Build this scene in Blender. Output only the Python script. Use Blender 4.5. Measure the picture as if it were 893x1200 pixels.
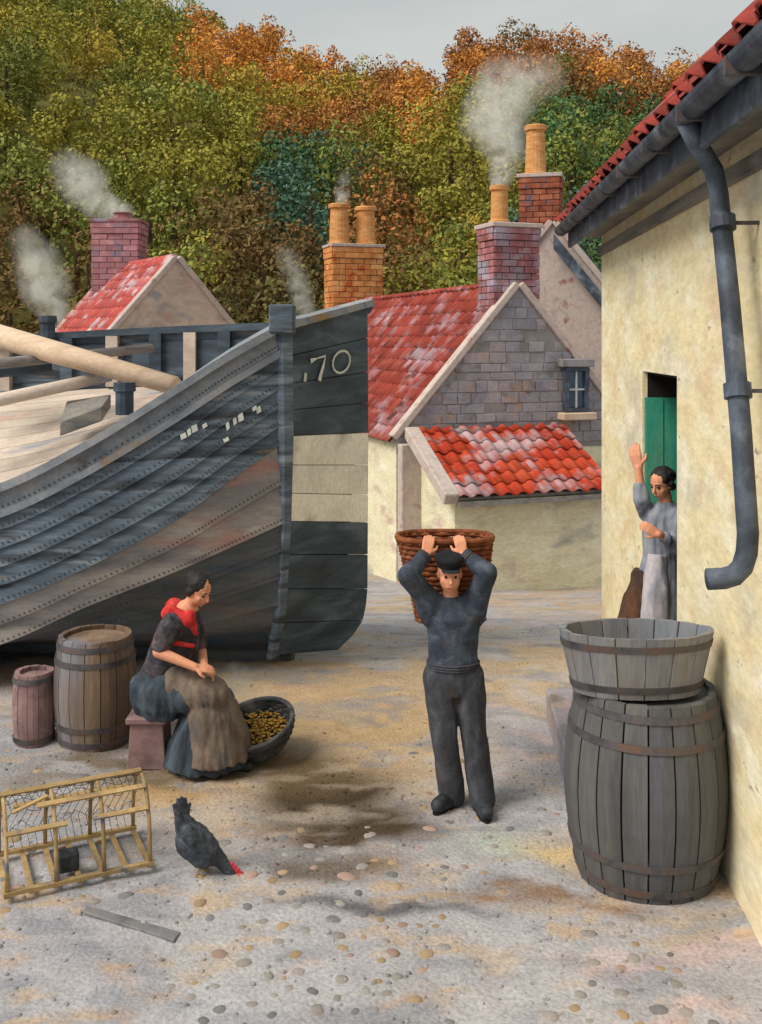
import bpy, bmesh, math, random
import numpy as np
from mathutils import Vector, Matrix, noise as mn
for o in list(bpy.data.objects): bpy.data.objects.remove(o)
random.seed(7); rng = np.random.default_rng(7)
S = bpy.context.scene; COL = S.collection
# ---------------------------------------------------------------- camera
EYE = 3.2; F = 1200.0; HX = 446.5; HY = 400.0
cd = bpy.data.cameras.new('camera'); cam = bpy.data.objects.new('camera', cd); COL.objects.link(cam)
cam.location = (0, 0, EYE); cam.rotation_euler = (math.radians(90), 0, 0)
cd.sensor_width = 36; cd.lens = 36; cd.shift_y = -1/6; cd.clip_end = 2000; S.camera = cam
def P(x, y, Y):      # the point of the place that lies Y metres deep on a given line of sight
    return Vector(((x-HX)/F*Y, Y, EYE-(y-HY)/F*Y))
# ---------------------------------------------------------------- world and sun (soft, from the left)
W = bpy.data.worlds.new('World'); S.world = W; W.use_nodes = True
nt = W.node_tree; N = nt.nodes; L = nt.links; N.clear()
SUN_EL, SUN_AZ = math.radians(48), math.radians(-118)      # azimuth from +Y, clockwise
sk = N.new('ShaderNodeTexSky'); sk.sky_type = 'NISHITA'; sk.sun_disc = False
sk.sun_elevation = SUN_EL; sk.sun_rotation = SUN_AZ
hs = N.new('ShaderNodeHueSaturation'); hs.inputs['Saturation'].default_value = .25; L.new(sk.outputs[0], hs.inputs['Color'])
tc = N.new('ShaderNodeTexCoord'); mp = N.new('ShaderNodeMapping'); mp.inputs['Scale'].default_value = (1, 1, 4)
L.new(tc.outputs['Generated'], mp.inputs[0])
nz = N.new('ShaderNodeTexNoise'); nz.inputs['Scale'].default_value = 3.5; nz.inputs['Detail'].default_value = 6; L.new(mp.outputs[0], nz.inputs[0])
cr = N.new('ShaderNodeValToRGB'); cr.color_ramp.elements[0].position = .3; cr.color_ramp.elements[1].position = .72
cr.color_ramp.elements[0].color = (3.7, 4.0, 3.95, 1); cr.color_ramp.elements[1].color = (4.8, 4.95, 4.7, 1); L.new(nz.outputs[0], cr.inputs[0])
mx = N.new('ShaderNodeMixRGB'); mx.inputs[0].default_value = .85; L.new(hs.outputs[0], mx.inputs[1]); L.new(cr.outputs[0], mx.inputs[2])
bg = N.new('ShaderNodeBackground'); bg.inputs[1].default_value = .1; wo = N.new('ShaderNodeOutputWorld')
L.new(mx.outputs[0], bg.inputs[0]); L.new(bg.outputs[0], wo.inputs[0])
ld = bpy.data.lights.new('sun', 'SUN'); ld.energy = 2.5; ld.angle = math.radians(32); ld.color = (1, .93, .82)
sun = bpy.data.objects.new('sun', ld); COL.objects.link(sun)
sd = Vector((math.sin(SUN_AZ)*math.cos(SUN_EL), math.cos(SUN_AZ)*math.cos(SUN_EL), math.sin(SUN_EL)))
sun.rotation_euler = sd.to_track_quat('Z', 'Y').to_euler(); sun.location = sd*30
S.cycles.volume_bounces = 2
S.view_settings.view_transform = 'Standard'; S.view_settings.look = 'None'; S.view_settings.exposure = 0.46; S.view_settings.gamma = 1
# ---------------------------------------------------------------- materials
def lin(c):
    return tuple(((v/255)/12.92 if v <= 10 else (((v/255)+.055)/1.055)**2.4) for v in c)+(1,)
MATS = {}
def mat(name, cols, scale=3, stretch=(1, 1, 1), rough=.8, bump=.3, bscale=40, rand=.12, spots=None, metal=0, bdist=.01, jit=1, world=False, grain=.16, detail=5, spec=.3):
    """layered procedural colour: patches of cols, streaks, fine grain relief; pieces vary by object"""
    m = bpy.data.materials.new(name); m.use_nodes = True; t = m.node_tree; n = t.nodes; l = t.links
    b = n['Principled BSDF']; b.inputs['Roughness'].default_value = rough; b.inputs['Metallic'].default_value = metal
    b.inputs['Specular IOR Level'].default_value = spec
    co = n.new('ShaderNodeTexCoord'); oi = n.new('ShaderNodeObjectInfo')
    mu = n.new('ShaderNodeMath'); mu.operation = 'MULTIPLY'; mu.inputs[1].default_value = 53*jit; l.new(oi.outputs['Random'], mu.inputs[0])
    ad = n.new('ShaderNodeVectorMath'); ad.operation = 'ADD'; l.new(n.new('ShaderNodeNewGeometry').outputs['Position'] if world else co.outputs['Object'], ad.inputs[0])
    if world: mu.inputs[1].default_value = .25; l.new(mu.outputs[0], ad.inputs[1])
    ma = n.new('ShaderNodeMapping'); ma.inputs['Scale'].default_value = stretch; l.new(ad.outputs[0], ma.inputs[0])
    n1 = n.new('ShaderNodeTexNoise'); n1.inputs['Scale'].default_value = scale; n1.inputs['Detail'].default_value = detail
    n1.inputs['Roughness'].default_value = .6; n1.inputs['Distortion'].default_value = .6; l.new(ma.outputs[0], n1.inputs[0])
    r = n.new('ShaderNodeValToRGB'); e = r.color_ramp.elements
    k = len(cols)
    while len(e) < k: e.new(.5)
    for i, c in enumerate(cols): e[i].position = .3+.4*i/(k-1) if k > 1 else .5; e[i].color = lin(c)
    l.new(n1.outputs[0], r.inputs[0]); out = r.outputs[0]
    if spots:
        for j, (c, sc, lo, hi) in enumerate(spots):
            n2 = n.new('ShaderNodeTexNoise'); n2.inputs['Scale'].default_value = sc; n2.inputs['Detail'].default_value = 4
            a2 = n.new('ShaderNodeVectorMath'); a2.operation = 'ADD'; a2.inputs[1].default_value = (17.3*j+5, 3.1, 9.7); l.new(ma.outputs[0], a2.inputs[0]); l.new(a2.outputs[0], n2.inputs[0])
            mr = n.new('ShaderNodeMapRange'); mr.inputs[1].default_value = lo; mr.inputs[2].default_value = hi; l.new(n2.outputs[0], mr.inputs[0])
            x = n.new('ShaderNodeMixRGB'); x.inputs[2].default_value = lin(c); l.new(mr.outputs[0], x.inputs[0]); l.new(out, x.inputs[1]); out = x.outputs[0]
    n3 = n.new('ShaderNodeTexNoise'); n3.inputs['Scale'].default_value = bscale; n3.inputs['Detail'].default_value = 6; n3.inputs['Roughness'].default_value = .7; l.new(ma.outputs[0], n3.inputs[0])
    gr = n.new('ShaderNodeMapRange'); gr.inputs[1].default_value = .3; gr.inputs[2].default_value = .7; gr.inputs[3].default_value = 1-grain; gr.inputs[4].default_value = 1+grain; l.new(n3.outputs[0], gr.inputs[0])
    h = n.new('ShaderNodeHueSaturation'); mr = n.new('ShaderNodeMapRange'); mr.inputs[3].default_value = 1-rand; mr.inputs[4].default_value = 1+rand
    l.new(oi.outputs['Random'], mr.inputs[0]); mm = n.new('ShaderNodeMath'); mm.operation = 'MULTIPLY'; l.new(mr.outputs[0], mm.inputs[0]); l.new(gr.outputs[0], mm.inputs[1])
    l.new(mm.outputs[0], h.inputs['Value']); l.new(out, h.inputs['Color']); l.new(h.outputs[0], b.inputs['Base Color'])
    if bump:
        bp = n.new('ShaderNodeBump'); bp.inputs['Strength'].default_value = bump; bp.inputs['Distance'].default_value = bdist; l.new(n3.outputs[0], bp.inputs['Height']); l.new(bp.outputs[0], b.inputs['Normal'])
    MATS[name] = m; return m
def attr_mat(name, rough=.95, bump=.4, bscale=25, trans=0, grain=.25):
    m = bpy.data.materials.new(name); m.use_nodes = True; t = m.node_tree; n = t.nodes; l = t.links; b = n['Principled BSDF']
    b.inputs['Roughness'].default_value = rough; b.inputs['Specular IOR Level'].default_value = .2
    a = n.new('ShaderNodeAttribute'); a.attribute_name = 'tint'; co = n.new('ShaderNodeTexCoord')
    n1 = n.new('ShaderNodeTexNoise'); n1.inputs['Scale'].default_value = bscale; n1.inputs['Detail'].default_value = 7; l.new(co.outputs['Object'], n1.inputs[0])
    mr = n.new('ShaderNodeMapRange'); mr.inputs[1].default_value = .3; mr.inputs[2].default_value = .7; mr.inputs[3].default_value = 1-grain; mr.inputs[4].default_value = 1+grain; l.new(n1.outputs[0], mr.inputs[0])
    h = n.new('ShaderNodeHueSaturation'); l.new(a.outputs['Color'], h.inputs['Color']); l.new(mr.outputs[0], h.inputs['Value']); l.new(h.outputs[0], b.inputs['Base Color'])
    if bump:
        bp = n.new('ShaderNodeBump'); bp.inputs['Strength'].default_value = bump; bp.inputs['Distance'].default_value = .02; l.new(n1.outputs[0], bp.inputs['Height']); l.new(bp.outputs[0], b.inputs['Normal'])
    return m
M = {}
M['wall'] = mat('cream_limewash', [(214, 197, 158), (230, 215, 174), (236, 225, 192)], 1.3, (1, 1, 2.4), .92, .3, 7, 0, [((216, 186, 158), 1.1, .56, .76), ((192, 188, 176), .7, .54, .78), ((238, 232, 208), 1.8, .5, .72), ((170, 160, 138), 6, .66, .74)], bdist=.03)
M['white'] = mat('old_whitewash', [(206, 198, 172), (224, 216, 184), (234, 228, 204)], 1.2, (1, 1, 2.4), .9, .5, 10, 0, [((196, 170, 160), .9, .57, .7), ((160, 160, 150), .8, .6, .75)], bdist=.03)
M['stone'] = mat('grey_stone', [(136, 134, 144), (156, 152, 160), (172, 162, 164)], 1.4, (1, 1, 1), .9, .5, 14, .09, [((178, 150, 130), 1.7, .6, .7), ((112, 106, 90), 2, .58, .72)], bdist=.03, world=True, spec=.1)
M['mortar'] = mat('lime_mortar', [(130, 128, 128), (156, 152, 150)], 4, bump=.4, rough=.95)
M['skew'] = mat('pale_coping', [(168, 156, 150), (192, 178, 170), (182, 160, 156)], 3, (1, 1, 1), .9, .4, 14, .08, [((150, 104, 104), 3, .62, .72)])
M['tile'] = mat('red_pantile', [(120, 56, 50), (144, 64, 54), (160, 84, 74)], 1.2, (1, 1, 1), .95, .3, 30, .16, [((168, 142, 150), 1.6, .52, .7), ((92, 60, 58), 2, .6, .7)], world=True, spec=.12)
M['tile_bright'] = mat('bright_pantile', [(168, 58, 40), (186, 70, 46), (192, 90, 64)], 1.6, (1, 1, 1), .95, .3, 30, .14, [((186, 160, 164), 1.3, .5, .64)], world=True, spec=.12)
M['tile_pink'] = mat('faded_pantile', [(160, 96, 96), (184, 84, 76), (190, 132, 136)], 1.0, (1, 1, 1), .95, .3, 30, .14, [((198, 176, 182), 1.6, .54, .66)], world=True, spec=.12)
M['tile_dark'] = mat('weathered_pantile', [(96, 44, 42), (150, 62, 52), (178, 104, 100)], 2.2, (1, 1, 1), .8, .3, 30, .4, [((86, 84, 96), 3, .55, .65)])
M['brick_orange'] = mat('orange_brick', [(180, 112, 66), (204, 138, 82), (214, 166, 116)], 3, (1, 1, 1), .9, .4, 25, .18, [((176, 84, 50), 2, .58, .68)], world=True, spec=.1)
M['brick_red'] = mat('red_brick', [(120, 84, 92), (152, 96, 98), (172, 126, 128)], 3, (1, 1, 1), .9, .4, 25, .25, [((156, 148, 162), 1.6, .48, .64)], world=True, spec=.1)
M['brick_pink'] = mat('purple_brick', [(142, 108, 116), (168, 116, 122), (186, 142, 146)], 3, (1, 1, 1), .9, .4, 25, .16, [((130, 118, 132), 2, .55, .68)], world=True, spec=.1)
M['brick_brown'] = mat('brown_brick', [(110, 64, 50), (146, 82, 62), (164, 112, 90)], 3, (1, 1, 1), .9, .4, 25, .2, [((84, 92, 112), 2, .56, .66)], world=True, spec=.1)
M['pot'] = mat('clay_pot', [(186, 120, 68), (208, 148, 88), (220, 174, 124)], 4, (1, 1, 3), .8, .3, 25, .08)
M['soot'] = mat('soot', [(28, 26, 26), (44, 40, 38)], 5, rough=.95)
M['slate'] = mat('blue_slate', [(86, 96, 112), (116, 124, 138), (134, 134, 144)], 3, rough=.7, rand=.2)
M['gutter'] = mat('blue_grey_iron', [(46, 52, 62), (66, 74, 88), (96, 106, 122)], 4, (1, 1, 1), .6, .25, 30, .05, [((120, 128, 142), 3, .58, .7)])
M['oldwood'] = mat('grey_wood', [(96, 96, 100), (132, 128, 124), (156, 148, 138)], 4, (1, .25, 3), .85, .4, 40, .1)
M['teal'] = mat('teal_paint', [(44, 128, 108), (58, 150, 126), (100, 146, 120)], 3, (1, 1, .5), .6, .2, 30, .06)
M['hull'] = mat('blue_grey_paint', [(68, 78, 90), (92, 106, 120), (124, 136, 148)], 3, (.45, .45, 3.6), .75, .5, 26, .14, [((136, 146, 156), 2.4, .54, .66), ((56, 62, 68), 2.2, .56, .66), ((126, 110, 94), 1.5, .66, .7)], grain=.24)
M['hull_dark'] = mat('black_blue_paint', [(44, 53, 63), (62, 75, 88), (90, 104, 116)], 2.2, (.5, .5, 2.2), .65, .3, 22, .08, [((96, 112, 126), 1.6, .6, .7)])
M['hull_low'] = mat('bottom_tar', [(70, 76, 82), (92, 97, 102), (112, 112, 114)], 1.8, (.5, .5, 2), .8, .35, 22, .1, [((110, 94, 84), 1.2, .56, .7), ((66, 86, 104), 1.2, .58, .7)])
M['hull_band'] = mat('worn_white_paint', [(128, 124, 126), (152, 145, 142), (182, 174, 162)], 1.8, (.5, .5, 2), .8, .35, 22, .06, [((170, 110, 100), 1.1, .57, .7), ((112, 110, 112), 1.3, .58, .7)])
M['band'] = mat('cream_paint_band', [(218, 214, 204), (232, 228, 218), (238, 234, 222)], 2.5, (1, 1, 1), .7, .3, 22, .05, [((178, 172, 168), 1.8, .56, .7)])
M['rail'] = mat('faded_rail', [(104, 112, 124), (140, 146, 154), (168, 162, 160)], 2, (1, 1, 1), .7, .3, 30, .06, [((150, 122, 84), .9, .6, .66), ((96, 86, 76), 1.4, .64, .7)])
M['deck'] = mat('bleached_deck', [(166, 152, 142), (198, 182, 168), (214, 200, 184)], 2, (.4, 1, 1), .85, .35, 30, .14, [((150, 152, 160), 1.6, .57, .68), ((196, 140, 128), 1.2, .6, .72)])
M['spar'] = mat('pale_spar', [(190, 164, 140), (212, 186, 160), (222, 200, 178)], 3, (.3, 1, 1), .75, .2, 30, .06)
M['white_mark'] = mat('white_lettering', [(190, 196, 194), (214, 216, 208)], 20, rough=.7, bump=.1)
M['cask'] = mat('cask_oak', [(68, 70, 74), (86, 87, 88), (104, 102, 100)], 3, (1, 1, .12), .8, .6, 45, .2, [((126, 92, 76), 1.5, .64, .74), ((96, 98, 108), 1.6, .56, .68)])
M['cask_brown'] = mat('cask_brown', [(84, 68, 58), (116, 96, 80), (140, 118, 98)], 3, (1, 1, .12), .8, .6, 45, .22, [((112, 120, 132), 1.5, .55, .68)])
M['hoop'] = mat('rusty_hoop', [(66, 64, 68), (90, 88, 92), (112, 84, 70)], 6, rough=.6, bump=.2, metal=.3)
M['tub'] = mat('tub_wood', [(104, 108, 116), (128, 128, 132), (134, 122, 110)], 3, (1, 1, .15), .85, .5, 45, .14, [((156, 124, 102), 1.8, .62, .72), ((122, 132, 146), 1.6, .56, .68)])
M['wicker'] = mat('brown_wicker', [(84, 46, 28), (124, 68, 40), (150, 90, 56)], 12, rough=.85, rand=.2)
M['wicker_dark'] = mat('dark_wicker', [(42, 44, 48), (66, 68, 72), (92, 90, 86)], 12, rough=.85, rand=.2)
M['ochre_wood'] = mat('ochre_lath', [(128, 112, 88), (166, 138, 94), (184, 160, 120)], 6, (1, 1, 1), .8, .3, 40, .2, [((112, 112, 116), 4, .6, .66)])
M['string'] = mat('tarred_string', [(60, 60, 62), (86, 84, 80)], 20, rough=.95)
M['stool'] = mat('pinkish_wood', [(104, 84, 86), (136, 108, 108), (150, 124, 120)], 5, rough=.85, rand=.1)
M['skin'] = mat('skin', [(202, 136, 104), (216, 152, 120), (220, 146, 118)], 9, rough=.6, bump=.1, bscale=60, rand=0, grain=.04)
M['lips'] = mat('lips', [(158, 84, 76), (172, 96, 84)], 20, rough=.6, bump=0, rand=0)
M['hair'] = mat('dark_hair', [(20, 20, 22), (38, 34, 34), (50, 46, 44)], 30, (1, 1, .3), .6, .6, 80, 0)
M['navy'] = mat('navy_wool', [(44, 51, 63), (62, 70, 84), (88, 98, 112)], 9, (1, 1, 1), .95, .6, 60, 0, [((72, 68, 64), 6, .6, .72)])
M['trouser'] = mat('dark_trouser_cloth', [(48, 49, 55), (66, 67, 74), (86, 88, 96)], 9, (1, 1, .6), .95, .6, 60, 0, [((84, 70, 62), 5, .6, .7)])
M['boot'] = mat('boot_leather', [(28, 32, 36), (44, 48, 52), (66, 72, 78)], 12, rough=.6, rand=0)
M['cap'] = mat('black_cap', [(18, 20, 24), (30, 32, 38)], 14, rough=.9, rand=0)
M['red'] = mat('red_shawl', [(168, 36, 36), (196, 50, 48), (206, 90, 84)], 12, rough=.9, rand=0)
M['blouse'] = mat('dark_blouse', [(36, 34, 40), (58, 56, 62), (92, 86, 92)], 14, rough=.95, rand=0, bump=.5, spots=[((120, 84, 92), 5, .56, .7)])
M['skirt'] = mat('blue_skirt', [(36, 42, 50), (58, 68, 78), (82, 94, 104)], 6, (1, 1, .5), .95, .5, 40, 0)
M['sack'] = mat('brown_apron', [(82, 72, 66), (110, 96, 86), (128, 114, 100)], 6, (1, 1, .6), .95, .6, 50, 0, [((86, 90, 98), 4, .57, .7)])
M['grey_dress'] = mat('grey_dress', [(98, 104, 116), (130, 136, 148), (156, 160, 168)], 6, (1, 1, .5), .95, .5, 40, 0, [((84, 88, 100), 4, .58, .7)])
M['apron'] = mat('pale_apron', [(150, 152, 164), (176, 172, 180), (190, 180, 184)], 6, (1, 1, .5), .95, .4, 40, 0)
M['brown_skirt'] = mat('brown_skirt', [(48, 40, 36), (78, 56, 44), (104, 70, 50)], 6, (1, 1, .5), .95, .5, 40, 0)
M['feather'] = mat('slate_feathers', [(44, 48, 56), (64, 70, 80), (90, 96, 106)], 18, (1, 1, 1), .7, .8, 70, 0)
M['comb'] = mat('red_comb', [(190, 40, 60), (210, 70, 84)], 20, rough=.5, rand=0)
M['gold'] = mat('yellow_bait', [(176, 124, 40), (206, 160, 70), (120, 90, 50)], 16, rough=.6, rand=.3)
M['mussel'] = mat('mussel_shell', [(34, 38, 52), (62, 68, 84), (120, 122, 130)], 14, rough=.35, rand=.3)
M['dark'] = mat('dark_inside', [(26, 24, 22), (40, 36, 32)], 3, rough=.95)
M['glass'] = mat('window_glass', [(44, 66, 88), (66, 92, 116)], 3, rough=.15, bump=.05, spec=.6)
M['cobble'] = mat('cobble', [(128, 123, 120), (146, 140, 137), (158, 152, 148)], 6, rough=.85, bump=.3, bscale=30, rand=.16)
M['cobble_ochre'] = mat('cobble_ochre', [(144, 122, 94), (160, 138, 110), (172, 152, 126)], 6, rough=.85, bump=.3, bscale=30, rand=.16)
M['cobble_blue'] = mat('cobble_blue', [(92, 94, 100), (118, 118, 122), (134, 130, 128)], 6, rough=.85, bump=.3, bscale=30, rand=.16)
M['cobble_pink'] = mat('cobble_pink', [(150, 126, 116), (162, 138, 128), (146, 118, 106)], 6, rough=.85, bump=.3, bscale=30, rand=.16)
M['pebble'] = mat('pebble_grit', [(104, 94, 84), (132, 124, 118), (150, 144, 140)], 30, jit=0, rand=0)
# ---------------------------------------------------------------- object helpers
WM = {}
I4 = Matrix.Identity(4)
def thing(name, label, cat, loc, group=None):
    o = bpy.data.objects.new(name, None); COL.objects.link(o); o.location = loc; o.empty_display_size = .2
    o['label'] = label; o['category'] = cat
    if group: o['group'] = group
    WM[o.name] = Matrix.Translation(Vector(loc)); return o
def tag(o, label, cat, group=None):
    o['label'] = label; o['category'] = cat
    if group: o['group'] = group
    return o
def link(name, me, m=None, parent=None, W=None, smooth=None, **props):
    if m is not None and not me.materials: me.materials.append(m)
    o = bpy.data.objects.new(name, me); COL.objects.link(o)
    W = W or I4; o.matrix_basis = W
    if parent is not None:
        o.parent = parent; o.matrix_parent_inverse = WM[parent.name].inverted_safe()
    WM[o.name] = W
    for k, v in props.items(): o[k] = v
    return o
class MB:
    def __init__(s): s.v = []; s.f = []
    def add(s, vs, fs):
        k = len(s.v); s.v += [tuple(v) for v in vs]; s.f += [tuple(i+k for i in f) for f in fs]; return s
    def box(s, c, dx, dy, dz):     # centre and three half vectors
        c, dx, dy, dz = map(Vector, (c, dx, dy, dz))
        vs = [c+a*dx+b*dy+d*dz for a in (-1, 1) for b in (-1, 1) for d in (-1, 1)]
        return s.add(vs, [(0, 1, 3, 2), (4, 6, 7, 5), (0, 4, 5, 1), (2, 3, 7, 6), (0, 2, 6, 4), (1, 5, 7, 3)])
    def bar(s, a, b, w, h, up=(0, 0, 1)):
        a, b = Vector(a), Vector(b); d = (b-a); u = Vector(up); r = d.cross(u).normalized(); u = r.cross(d).normalized()
        return s.box((a+b)/2, d/2, r*w/2, u*h/2)
    def tube(s, pts, rad, n=8, cap=True, flat=None):
        pts = [Vector(p) for p in pts]; rad = rad if hasattr(rad, '__len__') else [rad]*len(pts)
        k = len(s.v); ref = None; V = []
        for i, p in enumerate(pts):
            d = (pts[min(i+1, len(pts)-1)]-pts[max(i-1, 0)]).normalized()
            if ref is None: ref = d.orthogonal().normalized()
            ref = (ref-d*ref.dot(d)).normalized(); q = d.cross(ref)
            for j in range(n):
                a = 2*math.pi*j/n; V.append(p+(ref*math.cos(a)+q*math.sin(a))*rad[i])
        fs = [(i*n+j, i*n+(j+1) % n, (i+1)*n+(j+1) % n, (i+1)*n+j) for i in range(len(pts)-1) for j in range(n)]
        if cap: fs += [tuple(range(n))[::-1], tuple(range((len(pts)-1)*n, len(pts)*n))]
        return s.add(V, fs)
    def loft(s, rings, n=20, cap=True):   # ring: (centre, half vector a, half vector b)
        V = []
        for c, a, b in rings:
            c, a, b = Vector(c), Vector(a), Vector(b)
            V += [c+a*math.cos(2*math.pi*j/n)+b*math.sin(2*math.pi*j/n) for j in range(n)]
        fs = [(i*n+j, i*n+(j+1) % n, (i+1)*n+(j+1) % n, (i+1)*n+j) for i in range(len(rings)-1) for j in range(n)]
        if cap: fs += [tuple(range(n))[::-1], tuple(range((len(rings)-1)*n, len(rings)*n))]
        return s.add(V, fs)
    def prism(s, poly, off):
        poly = [Vector(p) for p in poly]; off = Vector(off); n = len(poly)
        return s.add(poly+[p+off for p in poly], [tuple(range(n)), tuple(range(n, 2*n))[::-1]]+[(i, i+n, (i+1) % n+n, (i+1) % n) for i in range(n)])
    def ell(s, c, r, R=None, nu=16, nv=10):
        c = Vector(c); R = R or Matrix.Identity(3); V = []; 
        for i in range(1, nv):
            a = math.pi*i/nv
            for j in range(nu):
                b = 2*math.pi*j/nu
                V.append(c+R@Vector((r[0]*math.sin(a)*math.cos(b), r[1]*math.sin(a)*math.sin(b), r[2]*math.cos(a))))
        V += [c+R@Vector((0, 0, r[2])), c-R@Vector((0, 0, r[2]))]; t = len(V)-2
        fs = [(i*nu+j, i*nu+(j+1) % nu, (i+1)*nu+(j+1) % nu, (i+1)*nu+j) for i in range(nv-2) for j in range(nu)]
        fs += [(t, (j+1) % nu, j) for j in range(nu)]+[(t+1, (nv-2)*nu+j, (nv-2)*nu+(j+1) % nu) for j in range(nu)]
        return s.add(V, fs)
    def cap_(s, a, b, r0, r1, n=12):     # tapered capsule
        a, b = Vector(a), Vector(b); d = b-a
        if d.length < 1e-5: return s.ell(a, (r0,)*3)
        d.normalize(); pts = []; rr = []
        for k in range(5):
            t = math.pi/2*(1-k/5+0.0); pts.append(a-d*r0*math.sin(t)); rr.append(max(r0*math.cos(t), .0006))
        pts.append(a); rr.append(r0); pts.append(b); rr.append(r1)
        for k in range(1, 6):
            t = math.pi/2*k/5; pts.append(b+d*r1*math.sin(t)); rr.append(max(r1*math.cos(t), .0006))
        return s.tube(pts, rr, n)
    def chain(s, pts, rad, n=12):
        for i in range(len(pts)-1): s.cap_(pts[i], pts[i+1], rad[i], rad[i+1], n)
        return s
    def mesh(s, name, smooth=False, bevel=0, fixn=True):
        me = bpy.data.meshes.new(name); me.from_pydata(s.v, [], s.f); 
        if fixn or bevel:
            b = bmesh.new(); b.from_mesh(me); bmesh.ops.recalc_face_normals(b, faces=b.faces)
            if bevel: bmesh.ops.bevel(b, geom=b.edges[:], offset=bevel, segments=1, affect='EDGES', clamp_overlap=True)
            b.to_mesh(me); b.free()
        if smooth: me.polygons.foreach_set('use_smooth', [True]*len(me.polygons))
        me.update(); return me
    def obj(s, name, m, parent=None, smooth=False, bevel=0, **k): return link(name, s.mesh(name, smooth, bevel), m, parent, **k)
DG = None
def remeshed(mb, name, m, parent, voxel=.007, it=4, fold=0, fs=9, fold_dir=(1, 1, 1), **k):
    me = mb.mesh(name); o = bpy.data.objects.new(name+'_tmp', me); COL.objects.link(o)
    r = o.modifiers.new('r', 'REMESH'); r.mode = 'VOXEL'; r.voxel_size = voxel
    s = o.modifiers.new('s', 'SMOOTH'); s.factor = .5; s.iterations = it
    dg = bpy.context.evaluated_depsgraph_get(); dg.update()
    nm = bpy.data.meshes.new_from_object(o.evaluated_get(dg)); bpy.data.objects.remove(o); nm.name = name
    nm.materials.clear()
    if fold:
        n = len(nm.vertices); co = np.empty(n*3, 'f'); no = np.empty(n*3, 'f'); nm.vertices.foreach_get('co', co); nm.vertex_normals.foreach_get('vector', no)
        co = co.reshape(-1, 3); no = no.reshape(-1, 3); D = np.array(fold_dir)*fs
        a = np.array([mn.noise(Vector(v*D)) + .5*mn.noise(Vector(v*D*2.1)) for v in co])
        co += no*(a*fold)[:, None]; nm.vertices.foreach_set('co', co.ravel())
    nm.polygons.foreach_set('use_smooth', [True]*len(nm.polygons)); nm.update()
    return link(name, nm, m, parent, **k)
def vnoise(x, y, seed=0):
    r = np.random.default_rng(seed); T = r.random((256, 256)); xi = np.floor(x).astype(int); yi = np.floor(y).astype(int)
    fx = x-xi; fy = y-yi; fx = fx*fx*(3-2*fx); fy = fy*fy*(3-2*fy); g = lambda a, b: T[a % 256, b % 256]
    return (g(xi, yi)*(1-fx)+g(xi+1, yi)*fx)*(1-fy)+(g(xi, yi+1)*(1-fx)+g(xi+1, yi+1)*fx)*fy
def fbm(x, y, seed=0, o=4):
    s = 0; a = 1; t = 0
    for i in range(o): s = s+a*vnoise(x*2**i, y*2**i, seed+i); t += a; a *= .5
    return s/t
def sm(a, lo, hi): t = np.clip((a-lo)/(hi-lo), 0, 1); return t*t*(3-2*t)
# ---------------------------------------------------------------- ground
def gz(Y):
    Y = np.asarray(Y, float); return -np.interp(Y, [10.2, 11.5, 20, 24, 34, 60], [0, .16, 1.65, 2.05, 2.4, 2.6])
def gzf(Y): return float(gz(Y))
def grid_mesh(name, xs, ys, zf, colf):
    X, Y = np.meshgrid(xs, ys); Z = zf(X, Y); nx, ny = len(xs), len(ys)
    co = np.stack([X, Y, Z], -1).reshape(-1, 3); i = np.arange(nx*ny).reshape(ny, nx)
    q = np.stack([i[:-1, :-1], i[:-1, 1:], i[1:, 1:], i[1:, :-1]], -1).reshape(-1, 4)
    me = bpy.data.meshes.new(name); me.from_pydata(co.tolist(), [], q.tolist())
    c = colf(X, Y, Z).reshape(-1, 3); c = np.clip(c, 0, 1)
    ca = me.color_attributes.new('tint', 'FLOAT_COLOR', 'POINT'); ca.data.foreach_set('color', np.concatenate([c, np.ones((len(c), 1))], 1).ravel().astype('f'))
    me.polygons.foreach_set('use_smooth', [True]*len(me.polygons)); return me
def gbump(X, Y):
    w = sm(-np.abs(X), -14, -6)*sm(-Y, -26, -18)
    return w*(.035*(fbm(X*1.1, Y*1.1, 3)-.5)+.03*(fbm(X*5, Y*5, 9, 3)-.5)+.010*(fbm(X*16, Y*16, 12, 2)-.5))
def ground_z(X, Y): return gz(Y)+gbump(X, Y)
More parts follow.
